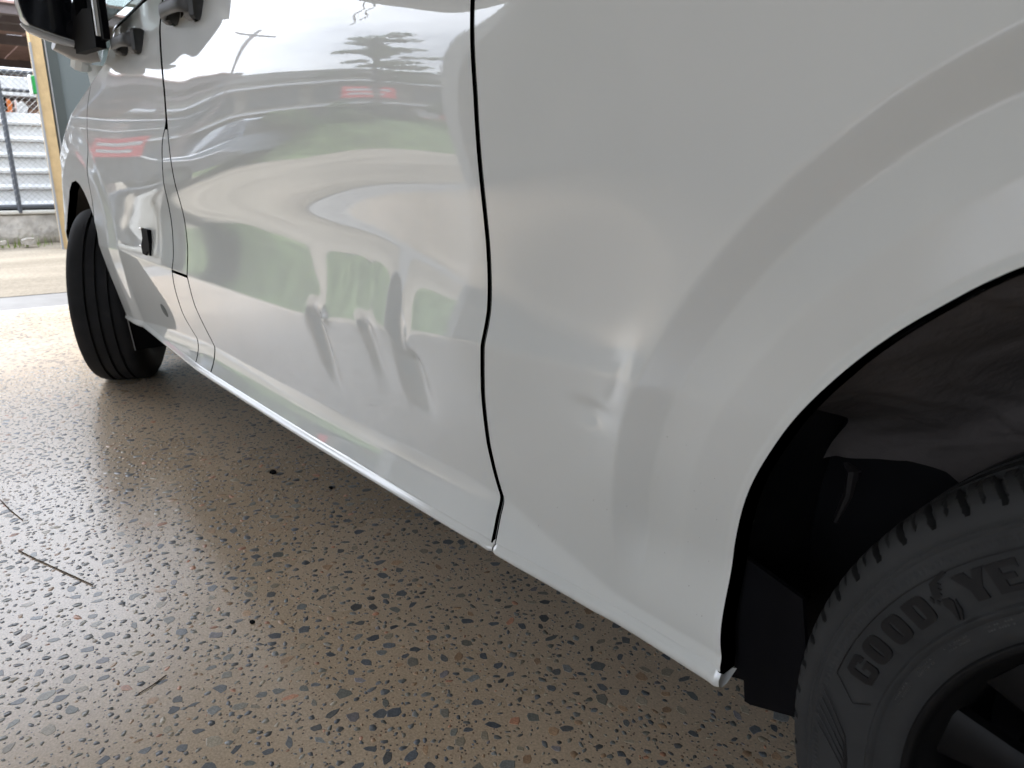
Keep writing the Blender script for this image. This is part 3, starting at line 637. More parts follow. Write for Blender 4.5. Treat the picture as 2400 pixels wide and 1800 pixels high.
# rim
RIM = mat('gloss_black_alloy', (.005, .005, .0055), .5, spec=.15)
def lathe(name, prof, n, mt, parent, cx=0, cy=0, cz=0):
    th = np.linspace(0, 2 * math.pi, n, endpoint=False)[:, None]; P = np.array(prof)
    V = np.stack([cx - P[None, :, 0] * np.cos(th), cy + P[None, :, 1] + 0 * th, cz + P[None, :, 0] * np.sin(th)], -1).reshape(-1, 3)
    return mesh_obj(name, V, grid_faces(n, len(P), wrap=True), mt, parent, smooth=True)
lathe('rim', [(.226, .012), (.2235, .0055), (.2205, .0035), (.2175, .0050), (.2150, .0100), (.2125, .0180), (.2060, .0240), (.2000, .0500), (.1950, .1500), (.205, .19)], 240, RIM, RW)
rimo = [o for o in van.children_recursive if o.name.startswith('rim')][0] if False else None
def spoke(a):
    m = MB(); secs = []
    for r_, w, y, t in ((.045, .030, .028, .02), (.10, .022, .030, .018), (.16, .019, .034, .016), (.204, .026, .028, .014)):
        ca, sa = math.cos(a), math.sin(a)
        row = []
        for (u, v) in ((-1, 1), (-1, .25), (-.7, 0), (.7, 0), (1, .25), (1, 1)):
            x, z = r_ * ca - u * w * sa, r_ * sa + u * w * ca; row.append((-x, y + v * t, z))
        secs.append(row)
    n = 6; V = [p for s_ in secs for p in s_]; F = [(i * n + j, i * n + j + 1, (i + 1) * n + j + 1, (i + 1) * n + j) for i in range(3) for j in range(n - 1)]
    m.add(V, F); return m.build('spoke', RIM, RW, True, 50)
for k in range(10): spoke(R(9 + (k // 2) * 72 + (k % 2) * 26))
lathe('hub_cap', [(.001, .024), (.03, .024), (.05, .028), (.062, .040), (.06, .08)], 60, RIM, RW)
lathe('brake_disc', [(.06, .09), (.16, .09), (.16, .11)], 60, mat('cast_iron', (.05, .05, .05), .5, metal=.8), RW)
lathe('wheel_well', [(.001, .16), (.20, .16)], 40, BLACK, RW)
# front wheel, steered
FW = empty('front_wheel'); FW.parent = van; FW.location = Vector((-3.27, .110, .335)) - Vector(VO); FW.rotation_euler.z = R(-26)
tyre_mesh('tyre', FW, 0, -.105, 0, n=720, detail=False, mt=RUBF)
lathe('rim', [(.226, -.09), (.2205, -.10), (.2125, -.085), (.2, -.05), (.001, -.04)], 120, RIM, FW)
arch_sheet('wheel_arch_liner', [(-2.90, .30), (-2.91, .42), (-2.95, .52), (-3.02, .62), (-3.10, .70), (-3.2, .77), (-3.3, .79), (-3.42, .77), (-3.55, .70), (-3.62, .6), (-3.68, .4)], .02, .6, LIN, 4)
m = MB(); m.box((-3.7, .55, .2), (-2.9, .60, 1.0)); m.v = [tuple(np.array(p) - VO) for p in m.v]; m.build('inner_wing', BLACK, van)
m = MB(); m.prism([(.035, .335), (.24, .335), (.24, .195), (.050, .190)], 'x', -2.895, -2.885)
m.v = [tuple(np.array(p) - VO) for p in m.v]; fl = m.build('mud_flap', BLACK, van)
m = MB(); m.tube([(-2.882, .034, .333), (-2.882, .048, .190)], .002, 6); m.v = [tuple(np.array(p) - VO) for p in m.v]; m.build('flap_edge', mat('flap_edge', (.2, .2, .2), .4), fl, True)

# road specks on the lower rear panel
m = MB(); r4 = random.Random(15)
for _ in range(26):
    x = r4.uniform(-.74, -.44); z = r4.uniform(.36, .62)
    if r4.random() < .4: x = r4.uniform(-.47, -.43); z = r4.uniform(.36, .55)
    y = float(body_y(x, z)); s_ = r4.uniform(.0003, .0006); m.add([(x + s_ * math.cos(k), y - .0003, z + s_ * math.sin(k)) for k in (0, 1.3, 2.6, 3.9, 5.1)], [(0, 1, 2, 3, 4)])
m.v = [tuple(np.array(p) - VO) for p in m.v]; o = m.build('road_specks', mat('road_speck', (.06, .05, .04), .8), van); o['kind'] = 'stuff'
# ------------------------------------------------------------------ the ground, the workshop floor and its exposed stones
XE = -5.73
def concrete_floor():
    m, N, L, b = nt('polished_exposed_aggregate_floor')
    t = N.new('ShaderNodeTexCoord')
    big = N.new('ShaderNodeTexNoise'); big.inputs['Scale'].default_value = .9; big.inputs['Detail'].default_value = 7; L.new(t.outputs['Object'], big.inputs['Vector'])
    fine = N.new('ShaderNodeTexNoise'); fine.inputs['Scale'].default_value = 260; fine.inputs['Detail'].default_value = 3; L.new(t.outputs['Object'], fine.inputs['Vector'])
    c1 = N.new('ShaderNodeValToRGB'); c1.color_ramp.elements[0].position = .3; c1.color_ramp.elements[0].color = (.48, .375, .265, 1); c1.color_ramp.elements[1].position = .7; c1.color_ramp.elements[1].color = (.62, .50, .365, 1)
    L.new(big.outputs['Fac'], c1.inputs[0])
    c2 = N.new('ShaderNodeMapRange'); c2.inputs[1].default_value = .3; c2.inputs[2].default_value = .7; c2.inputs[3].default_value = .80; c2.inputs[4].default_value = 1.18; L.new(fine.outputs['Fac'], c2.inputs[0])
    x = N.new('ShaderNodeVectorMath'); x.operation = 'SCALE'; L.new(c1.outputs[0], x.inputs[0]); L.new(c2.outputs[0], x.inputs['Scale'])
    # sand grains and small chips
    vo = N.new('ShaderNodeTexVoronoi'); vo.inputs['Scale'].default_value = 150; L.new(t.outputs['Object'], vo.inputs['Vector'])
    th = N.new('ShaderNodeMath'); th.operation = 'LESS_THAN'; th.inputs[1].default_value = .26; L.new(vo.outputs['Distance'], th.inputs[0])
    sp = N.new('ShaderNodeSeparateColor'); L.new(vo.outputs['Color'], sp.inputs[0])
    th2 = N.new('ShaderNodeMath'); th2.operation = 'LESS_THAN'; th2.inputs[1].default_value = .34; L.new(sp.outputs[0], th2.inputs[0])
    mu = N.new('ShaderNodeMath'); mu.operation = 'MULTIPLY'; L.new(th.outputs[0], mu.inputs[0]); L.new(th2.outputs[0], mu.inputs[1])
    gc = N.new('ShaderNodeValToRGB'); gc.color_ramp.elements[0].color = (.10, .10, .10, 1); gc.color_ramp.elements[1].color = (.22, .15, .10, 1); L.new(sp.outputs[1], gc.inputs[0])
    mm = N.new('ShaderNodeMix'); mm.data_type = 'RGBA'; L.new(mu.outputs[0], mm.inputs[0]); L.new(x.outputs[0], mm.inputs[6]); L.new(gc.outputs[0], mm.inputs[7])
    # far from the van the stones are too small to model: stone pattern in colour only
    v2 = N.new('ShaderNodeTexVoronoi'); v2.inputs['Scale'].default_value = 48; v2.inputs['Randomness'].default_value = 1
    wv = N.new('ShaderNodeTexNoise'); wv.inputs['Scale'].default_value = 60; L.new(t.outputs['Object'], wv.inputs['Vector'])
    av = N.new('ShaderNodeVectorMath'); av.operation = 'MULTIPLY_ADD'; av.inputs[1].default_value = (.02, .02, 0); L.new(wv.outputs['Color'], av.inputs[0]); L.new(t.outputs['Object'], av.inputs[2])
    L.new(av.outputs[0], v2.inputs['Vector'])
    s2 = N.new('ShaderNodeSeparateColor'); L.new(v2.outputs['Color'], s2.inputs[0])
    l2 = N.new('ShaderNodeMath'); l2.operation = 'LESS_THAN'; l2.inputs[1].default_value = .42; L.new(v2.outputs['Distance'], l2.inputs[0])
    sx = N.new('ShaderNodeSeparateXYZ'); L.new(t.outputs['Object'], sx.inputs[0])
    far = N.new('ShaderNodeMath'); far.operation = 'LESS_THAN'; far.inputs[1].default_value = STX0; L.new(sx.outputs[0], far.inputs[0])
    m3 = N.new('ShaderNodeMath'); m3.operation = 'MULTIPLY'; L.new(l2.outputs[0], m3.inputs[0]); L.new(far.outputs[0], m3.inputs[1])
    m4 = N.new('ShaderNodeMath'); m4.operation = 'MULTIPLY'; m4.inputs[1].default_value = .8; L.new(m3.outputs[0], m4.inputs[0])
    g2 = N.new('ShaderNodeValToRGB'); g2.color_ramp.elements[0].color = (.07, .075, .08, 1); g2.color_ramp.elements[1].color = (.24, .19, .14, 1); L.new(s2.outputs[0], g2.inputs[0])
    mf = N.new('ShaderNodeMix'); mf.data_type = 'RGBA'; L.new(m4.outputs[0], mf.inputs[0]); L.new(mm.outputs[2], mf.inputs[6]); L.new(g2.outputs[0], mf.inputs[7])
    L.new(mf.outputs[2], b.inputs['Base Color'])
    rr = N.new('ShaderNodeMapRange'); rr.inputs[1].default_value = .3; rr.inputs[2].default_value = .7; rr.inputs[3].default_value = .20; rr.inputs[4].default_value = .34; L.new(big.outputs['Fac'], rr.inputs[0]); L.new(rr.outputs[0], b.inputs['Roughness'])
    bp = N.new('ShaderNodeBump'); bp.inputs['Distance'].default_value = .0003; bp.inputs['Strength'].default_value = .6; L.new(fine.outputs['Fac'], bp.inputs['Height']); L.new(bp.outputs[0], b.inputs['Normal'])
    b.inputs['Specular IOR Level'].default_value = .8
    return m
STX0 = -3.6
FLOOR = concrete_floor()
def sheet(name, x0, x1, y0, y1, z, mt, n=1, label=None):
    m = MB(); m.add([(x0, y0, z), (x1, y0, z), (x1, y1, z), (x0, y1, z), (x0, y0, z - .25), (x1, y0, z - .25), (x1, y1, z - .25), (x0, y1, z - .25)],
                    [(0, 1, 2, 3), (0, 4, 5, 1), (1, 5, 6, 2), (2, 6, 7, 3), (3, 7, 4, 0)])
    o = m.build(name, mt); return tag(o, kind='structure')
floor = sheet('workshop_floor', XE + .55, 9, -8, 5, 0, FLOOR)
APR = mat('worn_threshold_concrete', (.16, .155, .15), .45, noise=.16, nscale=7, bump=.0006, bscale=120)
apron = sheet('threshold_slab', XE, XE + .546, -8, 5, -.002, APR)
m = MB(); m.box((XE - .10, -3.62, -.058), (XE - .004, 3.2, -.012)); tag(m.build('drain_channel', BLACK), kind='structure')
m = MB(); m.box((XE + .53, -3.62, -.05), (XE + .548, 3.2, .0015)); tag(m.build('slab_edge_strip', mat('pale_edge', (.55, .54, .5), .5)), kind='structure')
# ground beyond: one sheet with shallow ruts near the doorway
def gravel():
    m, N, L, b = nt('sandy_gravel_road'); t = N.new('ShaderNodeTexCoord')
    mp_ = N.new('ShaderNodeMapping'); mp_.inputs['Scale'].default_value = (1, .22, 1); L.new(t.outputs['Object'], mp_.inputs[0])
    a = N.new('ShaderNodeTexNoise'); a.inputs['Scale'].default_value = 1.6; a.inputs['Detail'].default_value = 8; L.new(mp_.outputs[0], a.inputs['Vector'])
    f = N.new('ShaderNodeTexNoise'); f.inputs['Scale'].default_value = 40; f.inputs['Detail'].default_value = 5; L.new(t.outputs['Object'], f.inputs['Vector'])
    c = N.new('ShaderNodeValToRGB'); c.color_ramp.elements[0].position = .35; c.color_ramp.elements[0].color = (.135, .112, .08, 1); c.color_ramp.elements[1].position = .66; c.color_ramp.elements[1].color = (.24, .205, .155, 1)
    L.new(a.outputs['Fac'], c.inputs[0]); r = N.new('ShaderNodeMapRange'); r.inputs[1].default_value = .3; r.inputs[2].default_value = .7; r.inputs[3].default_value = .8; r.inputs[4].default_value = 1.2; L.new(f.outputs['Fac'], r.inputs[0])
    x = N.new('ShaderNodeVectorMath'); x.operation = 'SCALE'; L.new(c.outputs[0], x.inputs[0]); L.new(r.outputs[0], x.inputs['Scale']); L.new(x.outputs[0], b.inputs['Base Color'])
    b.inputs['Roughness'].default_value = .9; q = N.new('ShaderNodeBump'); q.inputs['Distance'].default_value = .01; L.new(f.outputs['Fac'], q.inputs['Height']); L.new(q.outputs[0], b.inputs['Normal']); return m
xs = np.r_[np.array([-900, -300, -100, -50]), np.linspace(-30, -5.76, 150), np.array([40, 900])]; ys = np.r_[np.array([-900, -300, -100, -50]), np.linspace(-30, 8, 120), np.array([30, 100, 300, 900])]
Xg, Yg2 = np.meshgrid(xs, ys, indexing='ij')
Zg = -.035 - .015 * np.sin(Xg * 1.9 + .6 * np.sin(Yg2 * .7)) * ((Xg > -13) & (Xg < -5.8)) + np.where((Xg > -30) & (Xg < -5.76), rng.normal(0, .004, Xg.shape), 0)
Zg = np.where(Xg > -5.9, -.06, Zg)
gr = mesh_obj('gravel_road', np.stack([Xg, Yg2, Zg], -1).reshape(-1, 3), grid_faces(len(xs), len(ys)), gravel(), smooth=True); tag(gr, kind='structure')

# exposed stones: angular flat chips ground flush with the slab
def stone_field(x0, x1, y0, y1, cell, rng_, rmean):
    nx, ny = int((x1 - x0) / cell), int((y1 - y0) / cell)
    I, J = np.meshgrid(np.arange(nx), np.arange(ny), indexing='ij')
    cx = x0 + (I + .5 + rng_.uniform(-.46, .46, I.shape)) * cell; cy = y0 + (J + .5 + rng_.uniform(-.46, .46, I.shape)) * cell
    keep = rng_.random(I.shape) < .86
    return cx[keep].ravel(), cy[keep].ravel(), rmean
K = 7
def make_stones(cx, cy, r):
    n = len(cx); ang = (np.arange(K)[None, :] + rng.uniform(-.33, .33, (n, K))) * (2 * math.pi / K)
    rad = r[:, None] * rng.uniform(.62, 1.12, (n, K)); asp = rng.uniform(.45, .95, n)[:, None]; rot = rng.uniform(0, math.pi, n)[:, None]
    px = rad * np.cos(ang); py = rad * np.sin(ang) * asp
    return px * np.cos(rot) - py * np.sin(rot), px * np.sin(rot) + py * np.cos(rot)
def stone_material(name, attr=True):
    m, N, L, b = nt(name); b.inputs['Roughness'].default_value = .30; b.inputs['Specular IOR Level'].default_value = .6
    t = N.new('ShaderNodeTexCoord'); n = N.new('ShaderNodeTexNoise'); n.inputs['Scale'].default_value = 300; n.inputs['Detail'].default_value = 3; L.new(t.outputs['Object'], n.inputs['Vector'])
    r = N.new('ShaderNodeMapRange'); r.inputs[1].default_value = .3; r.inputs[2].default_value = .7; r.inputs[3].default_value = .72; r.inputs[4].default_value = 1.3; L.new(n.outputs['Fac'], r.inputs[0])
    x = N.new('ShaderNodeVectorMath'); x.operation = 'SCALE'; L.new(r.outputs[0], x.inputs['Scale']); L.new(x.outputs[0], b.inputs['Base Color'])
    if attr:
        a = N.new('ShaderNodeAttribute'); a.attribute_name = 'stone_colour'; L.new(a.outputs['Color'], x.inputs[0])
    return m, x
PAL = 2.1 * np.array([(.070, .076, .082), (.052, .058, .066), (.095, .100, .098), (.120, .116, .100), (.060, .062, .062), (.085, .088, .080), (.20, .135, .085), (.17, .15, .115), (.24, .125, .08), (.105, .100, .105)])
PW = np.array([.15, .12, .13, .12, .09, .11, .09, .12, .03, .05]); PW /= PW.sum()
def visible(x, y):   # keep to the floor the doorway-side view can reach
    d = np.hypot(x - CAM.x, y - CAM.y); return (d < 4.2) & (x < .35)
sx, sy, sr = [], [], []
for cell, rm, ps, pk in ((.0225, .0073, 1.0, 1.0), (.0122, .0036, .66, .8)):
    nx, ny = int((.35 + 3.6) / cell), int((1.35 + 1.5) / cell); I, J = np.meshgrid(np.arange(nx), np.arange(ny), indexing='ij')
    cx = -3.6 + (I + .5 + rng.uniform(-.48, .48, I.shape)) * cell; cy = -1.5 + (J + .5 + rng.uniform(-.48, .48, I.shape)) * cell
    kp = (rng.random(I.shape) < ps)
    cx, cy = cx[kp], cy[kp]; r = rm * np.clip(rng.lognormal(0, .45, cx.shape), .35, 2.0)
    sx.append(cx); sy.append(cy); sr.append(r)
sx, sy, sr = map(np.concatenate, (sx, sy, sr))
# bands of denser and sparser stone as in a hand-spread pour
den = .5 + .5 * np.sin(sx * 2.1 + 1.3 * np.sin(sy * 2.7)) * np.sin(sy * 3.3 + sx)
o_ = np.argsort(-sr); sx, sy, sr, den = sx[o_], sy[o_], sr[o_], den[o_]
cells = {}; keep = []
for i in range(len(sx)):
    if rng.random() > .72 + .28 * den[i]: continue
    g = (int(sx[i] / .03), int(sy[i] / .03)); ok = True
    for a in (-1, 0, 1):
        for b in (-1, 0, 1):
            for j in cells.get((g[0] + a, g[1] + b), ()):
                if (sx[i] - sx[j]) ** 2 + (sy[i] - sy[j]) ** 2 < ((sr[i] + sr[j]) * .82) ** 2: ok = False; break
            if not ok: break
        if not ok: break
    if ok: keep.append(i); cells.setdefault(g, []).append(i)
keep = np.array(keep); sx, sy, sr = sx[keep], sy[keep], sr[keep]
d2 = np.hypot(sx - CAM.x, sy - CAM.y)
def project(x, y, z=0):
    d = np.stack([x - CAM.x, y - CAM.y, z - CAM.z + 0 * x], -1); w = d @ np.array(fwd); return 1200 + 1689 * (d @ np.array(r2)) / w, 900 - 1689 * (d @ np.array(u2)) / w, w
pu, pv, pw_ = project(sx, sy); inview = (pu > -60) & (pu < 2460) & (pv < 1850) & (pw_ > 0) & (pv > 300 + 0 * pu)
pxl, pyl = make_stones(sx, sy, sr)
sc_ = rng.choice(len(PAL), len(sx), p=PW); scol = PAL[sc_] * rng.uniform(.75, 1.3, (len(sx), 1))
# score of size in view for the individually modelled ones
zu = sr / np.maximum(np.hypot(d2, .84), .3); cand = np.where(inview & (pu < 1900) & (pv > 700 + .62 * (pu - 300)), zu, -1); solo = set(np.argsort(-cand)[:296].tolist())
rest = np.array([i for i in range(len(sx)) if i not in solo])
def stone_arrays(idx, z0=.0004):
    n = len(idx); X = sx[idx][:, None]; Y = sy[idx][:, None]
    outer = np.stack([X + pxl[idx], Y + pyl[idx], np.full((n, K), .00005)], -1); inner = np.stack([X + pxl[idx] * .93, Y + pyl[idx] * .93, np.full((n, K), z0)], -1)
    V = np.concatenate([outer, inner], 1).reshape(-1, 3); k = np.arange(K); k2 = (k + 1) % K
    Q = np.stack([k, k2, K + k2, K + k], 1)[None] + (np.arange(n) * 2 * K)[:, None, None]
    T = (K + k)[None] + (np.arange(n) * 2 * K)[:, None]
    return V, Q.reshape(-1, 4), T
V, Q, T = stone_arrays(rest)
me = bpy.data.meshes.new('aggregate_stones'); nq, ntp = len(Q), len(T)
me.vertices.add(len(V)); me.vertices.foreach_set('co', V.astype(np.float32).ravel()); me.loops.add(nq * 4 + ntp * K)
me.loops.foreach_set('vertex_index', np.r_[Q.ravel(), T.ravel()].astype(np.int32)); me.polygons.add(nq + ntp)
me.polygons.foreach_set('loop_start', np.r_[np.arange(nq) * 4, nq * 4 + np.arange(ntp) * K].astype(np.int32)); me.polygons.foreach_set('loop_total', np.r_[np.full(nq, 4), np.full(ntp, K)].astype(np.int32)); me.update(calc_edges=True)
at = me.color_attributes.new('stone_colour', 'FLOAT_COLOR', 'POINT'); cc = np.repeat(np.c_[scol[rest], np.ones(len(rest))], 2 * K, 0); at.data.foreach_set('color', cc.astype(np.float32).ravel())
STM, _ = stone_material('cut_stone'); me.materials.append(STM)
agg = bpy.data.objects.new('aggregate_stones', me); COL.objects.link(agg); agg.parent = floor; agg['kind'] = 'stuff'
for i in sorted(solo):
    V1 = []
    for k in range(K): V1.append((pxl[i, k], pyl[i, k], .00005))
    for k in range(K): V1.append((pxl[i, k] * .93, pyl[i, k] * .93, .0004))
    o = mesh_obj('stone', V1, [(k, (k + 1) % K, K + (k + 1) % K, K + k) for k in range(K)] + [tuple(range(K, 2 * K))], STM, floor)
    a_ = o.data.color_attributes.new('stone_colour', 'FLOAT_COLOR', 'POINT'); a_.data.foreach_set('color', np.tile(np.r_[scol[i], 1.0], 2 * K).astype(np.float32))
    o.location = (sx[i], sy[i], 0)

# debris on the floor
TW = mat('dry_brown_twig', (.10, .065, .035), .8)
def twig(pts, r, label):
    m = MB(); m.tube([(x, y, r + .0006) for x, y in pts], r, 5); return tag(m.build('twig', TW, smooth=True), label, 'twig', 'twigs on the floor')
twig([(-1.875, -.466), (-1.80, -.440), (-1.70, -.402), (-1.613, -.369)], .0013, 'long thin dry twig lying flat on the concrete near the left edge of the floor')
twig([(-2.209, -.464), (-2.12, -.452), (-2.037, -.436)], .0011, 'short straight dry twig at the far left of the concrete floor')
twig([(-1.224, -.334), (-1.212, -.36), (-1.205, -.382)], .0010, 'tiny curved grass stem near the middle of the lower floor')
def chip(x, y, s, label, seed):
    rr_ = random.Random(seed); m = MB(); pts = [(x + s * (.6 + .5 * rr_.random()) * math.cos(a), y + s * (.4 + .4 * rr_.random()) * math.sin(a)) for a in np.linspace(0, 2 * math.pi, 8)[:-1]]
    m.prism(pts, 'z', .0006, .0006 + s * .35); return tag(m.build('rubber_crumb', BLACK), label, 'crumb', 'black crumbs on the floor')
chip(-1.936, .153, .016, 'black rubber crumb on the concrete floor just in front of the sill shadow', 1)
chip(-1.74, .234, .009, 'small black crumb in the shadow under the middle of the sliding door sill', 2)
chip(-1.28, -.163, .008, 'small black crumb among the stones in the lower centre of the floor', 3)

# ------------------------------------------------------------------ workshop shell
WALL = mat('pale_block_wall', (.46, .46, .44), .85, noise=.08, nscale=4, bump=.001, bscale=60)
STEEL = mat('grey_steel_sheet', (.40, .41, .41), .5, noise=.08, nscale=3)
def bldg(name, label, boxes, mt, cat='wall', bev=0):
    m = MB()
    for a, b in boxes: m.box(a, b, bev)
    return tag(m.build(name, mt), label, cat)
HZ = 3.15
bldg('front_wall', 'pale rendered front wall of the workshop around the big doorway', [((XE - .02, -8, 0), (XE + .2, -3.62, 4.6)), ((XE - .02, -3.62, HZ), (XE + .2, 3.2, 4.6)), ((XE - .02, 3.2, 0), (XE + .2, 5, 4.6))], WALL)
bldg('side_wall', 'pale block side wall of the workshop facing the dented side of the van', [((XE + .2, -7.2, 0), (-1.3, -7.0, 4.6)), ((-1.3, -7.2, 4.1), (5.2, -7.0, 4.6)), ((5.2, -7.2, 0), (8.5, -7.0, 4.6))], WALL)  # wide opening in this unseen wall is added to light the van's rear side
bldg('rear_wall', 'dark grey rear wall of the workshop behind the van', [((8.5, -7.0, 0), (8.7, 5, 4.6))], mat('dark_rear_wall', (.06, .06, .06), .8))  # unseen wall, coloured dark so the recessed arch band stays darker
bldg('far_wall', 'pale block wall of the workshop on the far side of the van', [((XE + .2, 4.0, 0), (8.5, 4.2, 4.6))], WALL)
bldg('workshop_ceiling', 'grey sheet metal ceiling of the workshop', [((XE - .02, -7.2, 4.6), (8.7, 5, 4.75))], mat('ceiling_sheet', (.62, .62, .61), .6), 'ceiling')

for k, (y, L_) in enumerate(((-2.15, .62), (-2.32, .48))):
    rc = random.Random(40 + k); m = MB(); m.tube([(XE + .1 + .02 * rc.uniform(-1, 1), y + .05 * math.sin(i * 1.1 + k) + .015 * rc.uniform(-1, 1), HZ + .02 - L_ * i / 11) for i in range(12)], .014, 6)
    tag(m.build('hanging_cord', BLACK, smooth=True), ['longer dark cord hanging from the doorway header, mirrored at the top of the sliding door', 'shorter dark cord hanging beside the longer one from the doorway header'][k], 'cord')
# ------------------------------------------------------------------ beyond the doorway, seen directly
GALV = mat('dark_galvanised_tube', (.10, .11, .13), .45, metal=.3)
WHITE = mat('white_steel_cladding', (.74, .75, .76), .5, noise=.06, nscale=3)
KERB = mat('weathered_concrete', (.42, .39, .35), .9, noise=.3, nscale=9, bump=.02, bscale=14)
XF = -10.0
# retaining kerb
def kerb(y0, y1, label):
    n = 60; ys_ = np.linspace(y0, y1, n); V = []
    r1 = np.random.default_rng(5)
    for y in ys_:
        b = .07 + .035 * math.sin(y * 9) + r1.normal(0, .012)
        for (dx, z) in ((.0, -.06), (.05 + r1.normal(0, .01), b * .5), (.02 + r1.normal(0, .006), b + .03), (.015, .26), (.0, .285), (-.3, .285)): V.append((XF + dx, y, z))
    o = mesh_obj('concrete_kerb', V, grid_faces(n, 6), KERB, smooth=False); tag(o, label, 'kerb')
    m = MB(); m.box((XF - .10, y0, .286), (XF + .03, y1, .325), .008); c = m.build('coping', mat('pale_coping', (.62, .6, .55), .8), o); return o
kerb(-2.1, 1.2, 'rough concrete kerb with a pale coping under the chain wire fence')
fence = empty('chain_wire_fence', (XF, -1, 0)); tag(fence, 'dark tube chain wire fence in front of the white slatted screen', 'fence')
def L_(o, base): o.data.transform(Matrix.Translation(-Vector(base))); return o
for y in (.615, -.72, -2.05):
    m = MB(); m.tube([(XF + .01, y, .3), (XF + .01, y, 2.35)], .026, 10); o = m.build('post', GALV, fence, True); L_(o, fence.location)
for z, r_ in ((1.785, .028), (.37, .022), (1.60, .02)):
    m = MB(); m.tube([(XF, -2.1, z), (XF, 1.05, z)], r_, 8); L_(m.build('rail', GALV, fence, True), fence.location)
m = MB(); s_ = .062
for k in range(-34, 50):
    y0 = -2.1 + k * s_
    for sg in (1, -1):
        a = (y0, .39) if sg == 1 else (y0 + 1.42, .39); pts = []
        ya, yb_ = a[0], a[0] + sg * 1.42
        t0, t1 = 0, 1
        lo, hi = -2.1, 1.05
        def cl(t): return ya + (yb_ - ya) * t
        ts = [t for t in (0, 1, (lo - ya) / (yb_ - ya), (hi - ya) / (yb_ - ya)) if 0 <= t <= 1 and lo - 1e-6 <= cl(t) <= hi + 1e-6]
        if len(ts) >= 2: m.tube([(XF + .03 + .003 * sg, cl(min(ts)), .39 + 1.42 * min(ts)), (XF + .03 + .003 * sg, cl(max(ts)), .39 + 1.42 * max(ts))], .0022, 3, cap=False)
wm = m.build('wire_mesh', mat('galvanised_wire', (.42, .43, .42), .4, metal=.5), fence); wm['kind'] = 'stuff'; L_(wm, fence.location)
screen = empty('white_slat_screen', (XF - .5, -1.2, 0)); tag(screen, 'stack of broad white metal slats standing behind the chain wire fence', 'screen')
rows = [.345, .54, .722, .902, 1.078, 1.26, 1.405]
def slat(z0, z1):
    m = MB(); h = z1 - z0; pf = [(-.02, z0), (.055, z0 + .004), (.060, z0 + .03 * 1), (.035, z0 + .35 * h), (.02, z1 - .012), (-.02, z1 - .008)]
    m.prism([(XF - .5 + a, b) for a, b in pf], 'y', -.6, 1.25)
    # prism along y uses (x,z)
    return m.build('slat', WHITE, screen)
for a, b in zip(rows[:-1], rows[1:]): L_(slat(a, b), screen.location)
m = MB(); m.box((XF - .52, -.6, 1.575), (XF - .46, 1.25, 1.78), .006); L_(m.build('top_panel', WHITE, screen), screen.location)
for a, b in (((XF - .47, .66, 1.406), (XF - .44, .72, 1.574)), ((XF - .50, -.6, 1.406), (XF - .49, .60, 1.47)), ((XF - .5, -.6, .1), (XF - .42, 1.25, .34))):
    m = MB(); m.box(a, b); L_(m.build('dark_rail', BLACK, screen), screen.location)
OR = mat('orange_plastic', (.75, .20, .04), .5)
m = MB(); m.prism([(.735, 1.41), (.79, 1.41), (.80, 1.50), (.775, 1.555), (.735, 1.545)], 'x', XF - .75, XF - .65); tag(m.build('orange_jerrycan', OR), 'small orange container standing in the gap of the white slat screen', 'container')
m = MB(); m.prism([(.83, 1.41), (.93, 1.41), (.95, 1.47), (.90, 1.53), (.86, 1.50), (.84, 1.54)], 'x', XF - .75, XF - .62); tag(m.build('white_bag', WHITE), 'crumpled white bag beside the orange container behind the fence', 'bag')
m = MB(); m.prism([(.60, 1.41), (.68, 1.41), (.68, 1.55), (.60, 1.55)], 'x', XF - .8, XF - .7); tag(m.build('dark_crate', mat('grey_box', (.2, .19, .18), .7)), 'dark crate behind the fence to the left of the orange container', 'crate')
# neighbouring shed with its brown roof underside
shed = empty('open_shed', (-15, 0, 0)); tag(shed, 'open shed with pinkish brown roof boards and dark beams beyond the fence', 'shed')
BR = mat('pinkish_roof_board', (.36, .235, .20), .8, noise=.15, nscale=5); BM = mat('dark_beam', (.13, .105, .10), .7)
P2 = lambda y, z: (y, z)
for k, (xa, xb, za, zb_) in enumerate([(-11.4, -12.95, 2.70, 2.80), (-12.90, -14.47, 2.82, 2.92), (-14.42, -16.07, 2.90, 2.95), (-16.0, -18.8, 2.86, 2.80)]):
    m = MB(); nb = 26
    for i in range(nb):
        y0 = -2.6 + i * .22
        m.add([(xa, y0 + .005, za + .012 * (i % 2)), (xb, y0 + .005, zb_ + .012 * (i % 2)), (xb, y0 + .215, zb_ + .012 * (i % 2)), (xa, y0 + .215, za + .012 * (i % 2)),
               (xa, y0 + .005, za + .03 + .012 * (i % 2)), (xb, y0 + .005, zb_ + .03 + .012 * (i % 2)), (xb, y0 + .215, zb_ + .03 + .012 * (i % 2)), (xa, y0 + .215, za + .03 + .012 * (i % 2))],
              [(0, 1, 2, 3), (4, 7, 6, 5), (0, 4, 5, 1), (1, 5, 6, 2), (2, 6, 7, 3), (3, 7, 4, 0)])
    L_(m.build('roof_board', BR, shed), shed.location)
for x, z in ((-11.5, 2.68), (-12.95, 2.79), (-14.45, 2.90), (-16.05, 2.90), (-18.5, 2.78)):
    m = MB(); m.box((x - .06, -3, z - .10), (x + .06, 3.2, z + .05), .005); L_(m.build('beam', BM, shed), shed.location)
for y in (-1.0, .95, 2.4):
    m = MB(); m.box((-18.4, y - .05, 2.60), (-11.6, y + .05, 2.72), .005); L_(m.build('rafter', BM, shed), shed.location)
